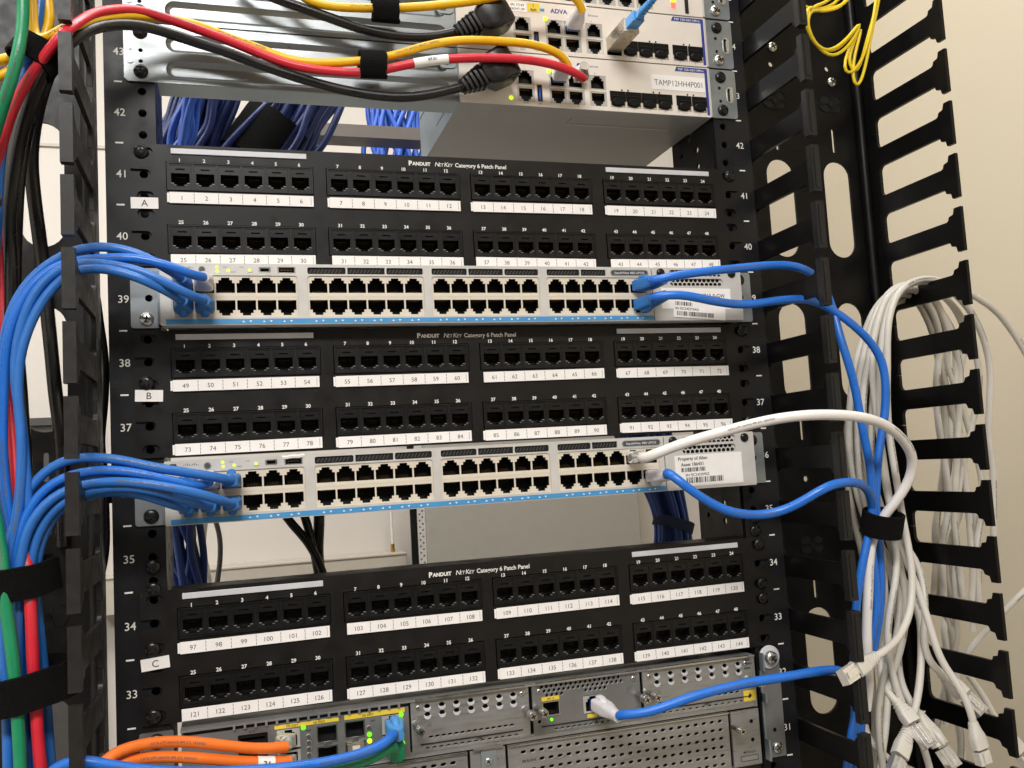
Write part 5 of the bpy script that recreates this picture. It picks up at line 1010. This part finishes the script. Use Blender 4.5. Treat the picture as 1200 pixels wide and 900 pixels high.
for key,lab,mm,r in (('bw1','pale grey cable hanging behind the lower left opening','grey',4.4),('bw2','thin dark grey cable right of the pale one behind the lower left opening','dkgrey',2.6),('bw3','short bent cable at the far left of the lower left opening','dkgrey',3.)):
    cable(key,'rear_cable',lab,'cable',mm,r)
k=MB(); k.box(-380,104,BACK-46,BACK-1,-262,-207,'race'); k.box(-380,104,BACK-48,BACK-1,-206.8,-203,'race'); solo('cable_raceway',k,'putty coloured raceway along the back wall behind panel C','raceway',V(-100,BACK,-230),None,1.)
k=MB(); k.cyl(V(84,BACK-24,-203),V(0,0,1),3.6,14,'brass',12); rt_=thing('wall_antenna','slim white rod with brass foot standing on the raceway','antenna',V(84,BACK-24,-203)); part('foot',k,rt_)
k=MB(); k.cyl(V(84,BACK-24,-189),V(0,0,1),2.4,56,'white',12); part('rod',k,rt_)
cb=thing('wall_cabinet','grey metal cabinet with a perforated edge behind the lower opening','cabinet',V(300,900,-300))
k=MB(); k.box(133,530,870,BACK-2,-420,90,'cab'); part('body',k,cb,None,2.)
k=MB(); k.plate(rect(119,132.6,-420,90),[circ(123+(i%2)*5,-290+i*5.4,1.7,8) for i in range(36)],V(0,871,0),2,'bezel','cab'); k.box(131,132.6,873.2,BACK-2,-420,90,'bezel'); k.box(119.4,131,884,885,-419,89,'cab'); part('perforated_edge',k,cb)
k=MB(); k.box(108,118.6,876,880,-420,90,'jack'); part('edge_strip',k,cb)
k=MB(); k.box(RIGHT-9,RIGHT-.5,640,700,-150,-80,'bezel'); solo('wall_outlet',k,'small outlet box on the wall behind the lower right opening','outlet',V(RIGHT,670,-120),None,1.)
k=MB(); k.box(-900,-395,BACK-30,BACK-1,-900,40,'dkgrey'); k.box(-900,-392,BACK-36,BACK-1,40,52,'dkgrey'); solo('wall_counter',k,'dark grey topped cupboard against the back wall, seen through the left cable manager','cupboard',V(-600,BACK,-400))
k=MB(); k.box(-1400,-110,BACK-4,BACK-.5,503,508,'race'); solo('wall_conduit',k,'thin putty conduit line across the back wall at the upper left','trim',V(-700,BACK,258))

# ------------------------------------------------------------------ light
def area(name,loc,size,power,color,rot=(0,0,0)):
    l=bpy.data.lights.new(name,'AREA'); l.shape='RECTANGLE'; l.size,l.size_y=size; l.energy=power; l.color=color
    o=bpy.data.objects.new(name,l); COL.objects.link(o); o.location=loc; o.rotation_euler=rot; return o
CZ=(Z0+990)*S
area('ceiling_lamp',(-.45,-1.35,CZ),(1.,.4),46,(1,.985,.965))
area('ceiling_lamp',(-.35,.1,CZ),(1.6,.5),27,(1,.985,.965))
wd=bpy.data.worlds.new('World'); scn.world=wd; wd.use_nodes=True
bg=wd.node_tree.nodes['Background']; bg.inputs[0].default_value=(1,.94,.86,1); bg.inputs[1].default_value=.44
tcw=wd.node_tree.nodes.new('ShaderNodeTexCoord'); sxyz=wd.node_tree.nodes.new('ShaderNodeSeparateXYZ'); rmp=wd.node_tree.nodes.new('ShaderNodeValToRGB')
wd.node_tree.links.new(tcw.outputs['Generated'],sxyz.inputs[0]); mrw=wd.node_tree.nodes.new('ShaderNodeMapRange'); mrw.inputs['From Min'].default_value=-1; wd.node_tree.links.new(sxyz.outputs[2],mrw.inputs['Value']); wd.node_tree.links.new(mrw.outputs[0],rmp.inputs[0]); wd.node_tree.links.new(rmp.outputs[0],bg.inputs[0])
rmp.color_ramp.elements[0].position=.4; rmp.color_ramp.elements[0].color=(.10,.09,.08,1); rmp.color_ramp.elements[1].position=.66; rmp.color_ramp.elements[1].color=(1,.975,.95,1)

# ------------------------------------------------------------------ camera
cd=bpy.data.cameras.new('camera'); cam=bpy.data.objects.new('camera',cd); COL.objects.link(cam)
r_,u_,f_=Vector(CAM['r']),Vector(CAM['u']),Vector(CAM['fw']); P0=Vector(CAM['pos'])
cam.matrix_world=Matrix(((r_.x,u_.x,-f_.x,P0.x*S),(r_.y,u_.y,-f_.y,P0.y*S),(r_.z,u_.z,-f_.z,(P0.z+Z0)*S),(0,0,0,1)))
cd.sensor_width=36; cd.lens=36*CAM['f']/1200; cd.clip_start=.01; cd.clip_end=60
scn.camera=cam
scn.view_settings.view_transform='Standard'; scn.view_settings.look='None'; scn.view_settings.exposure=0; scn.view_settings.gamma=1
scn.render.engine='CYCLES'; scn.cycles.use_denoising=True; scn.cycles.max_bounces=8
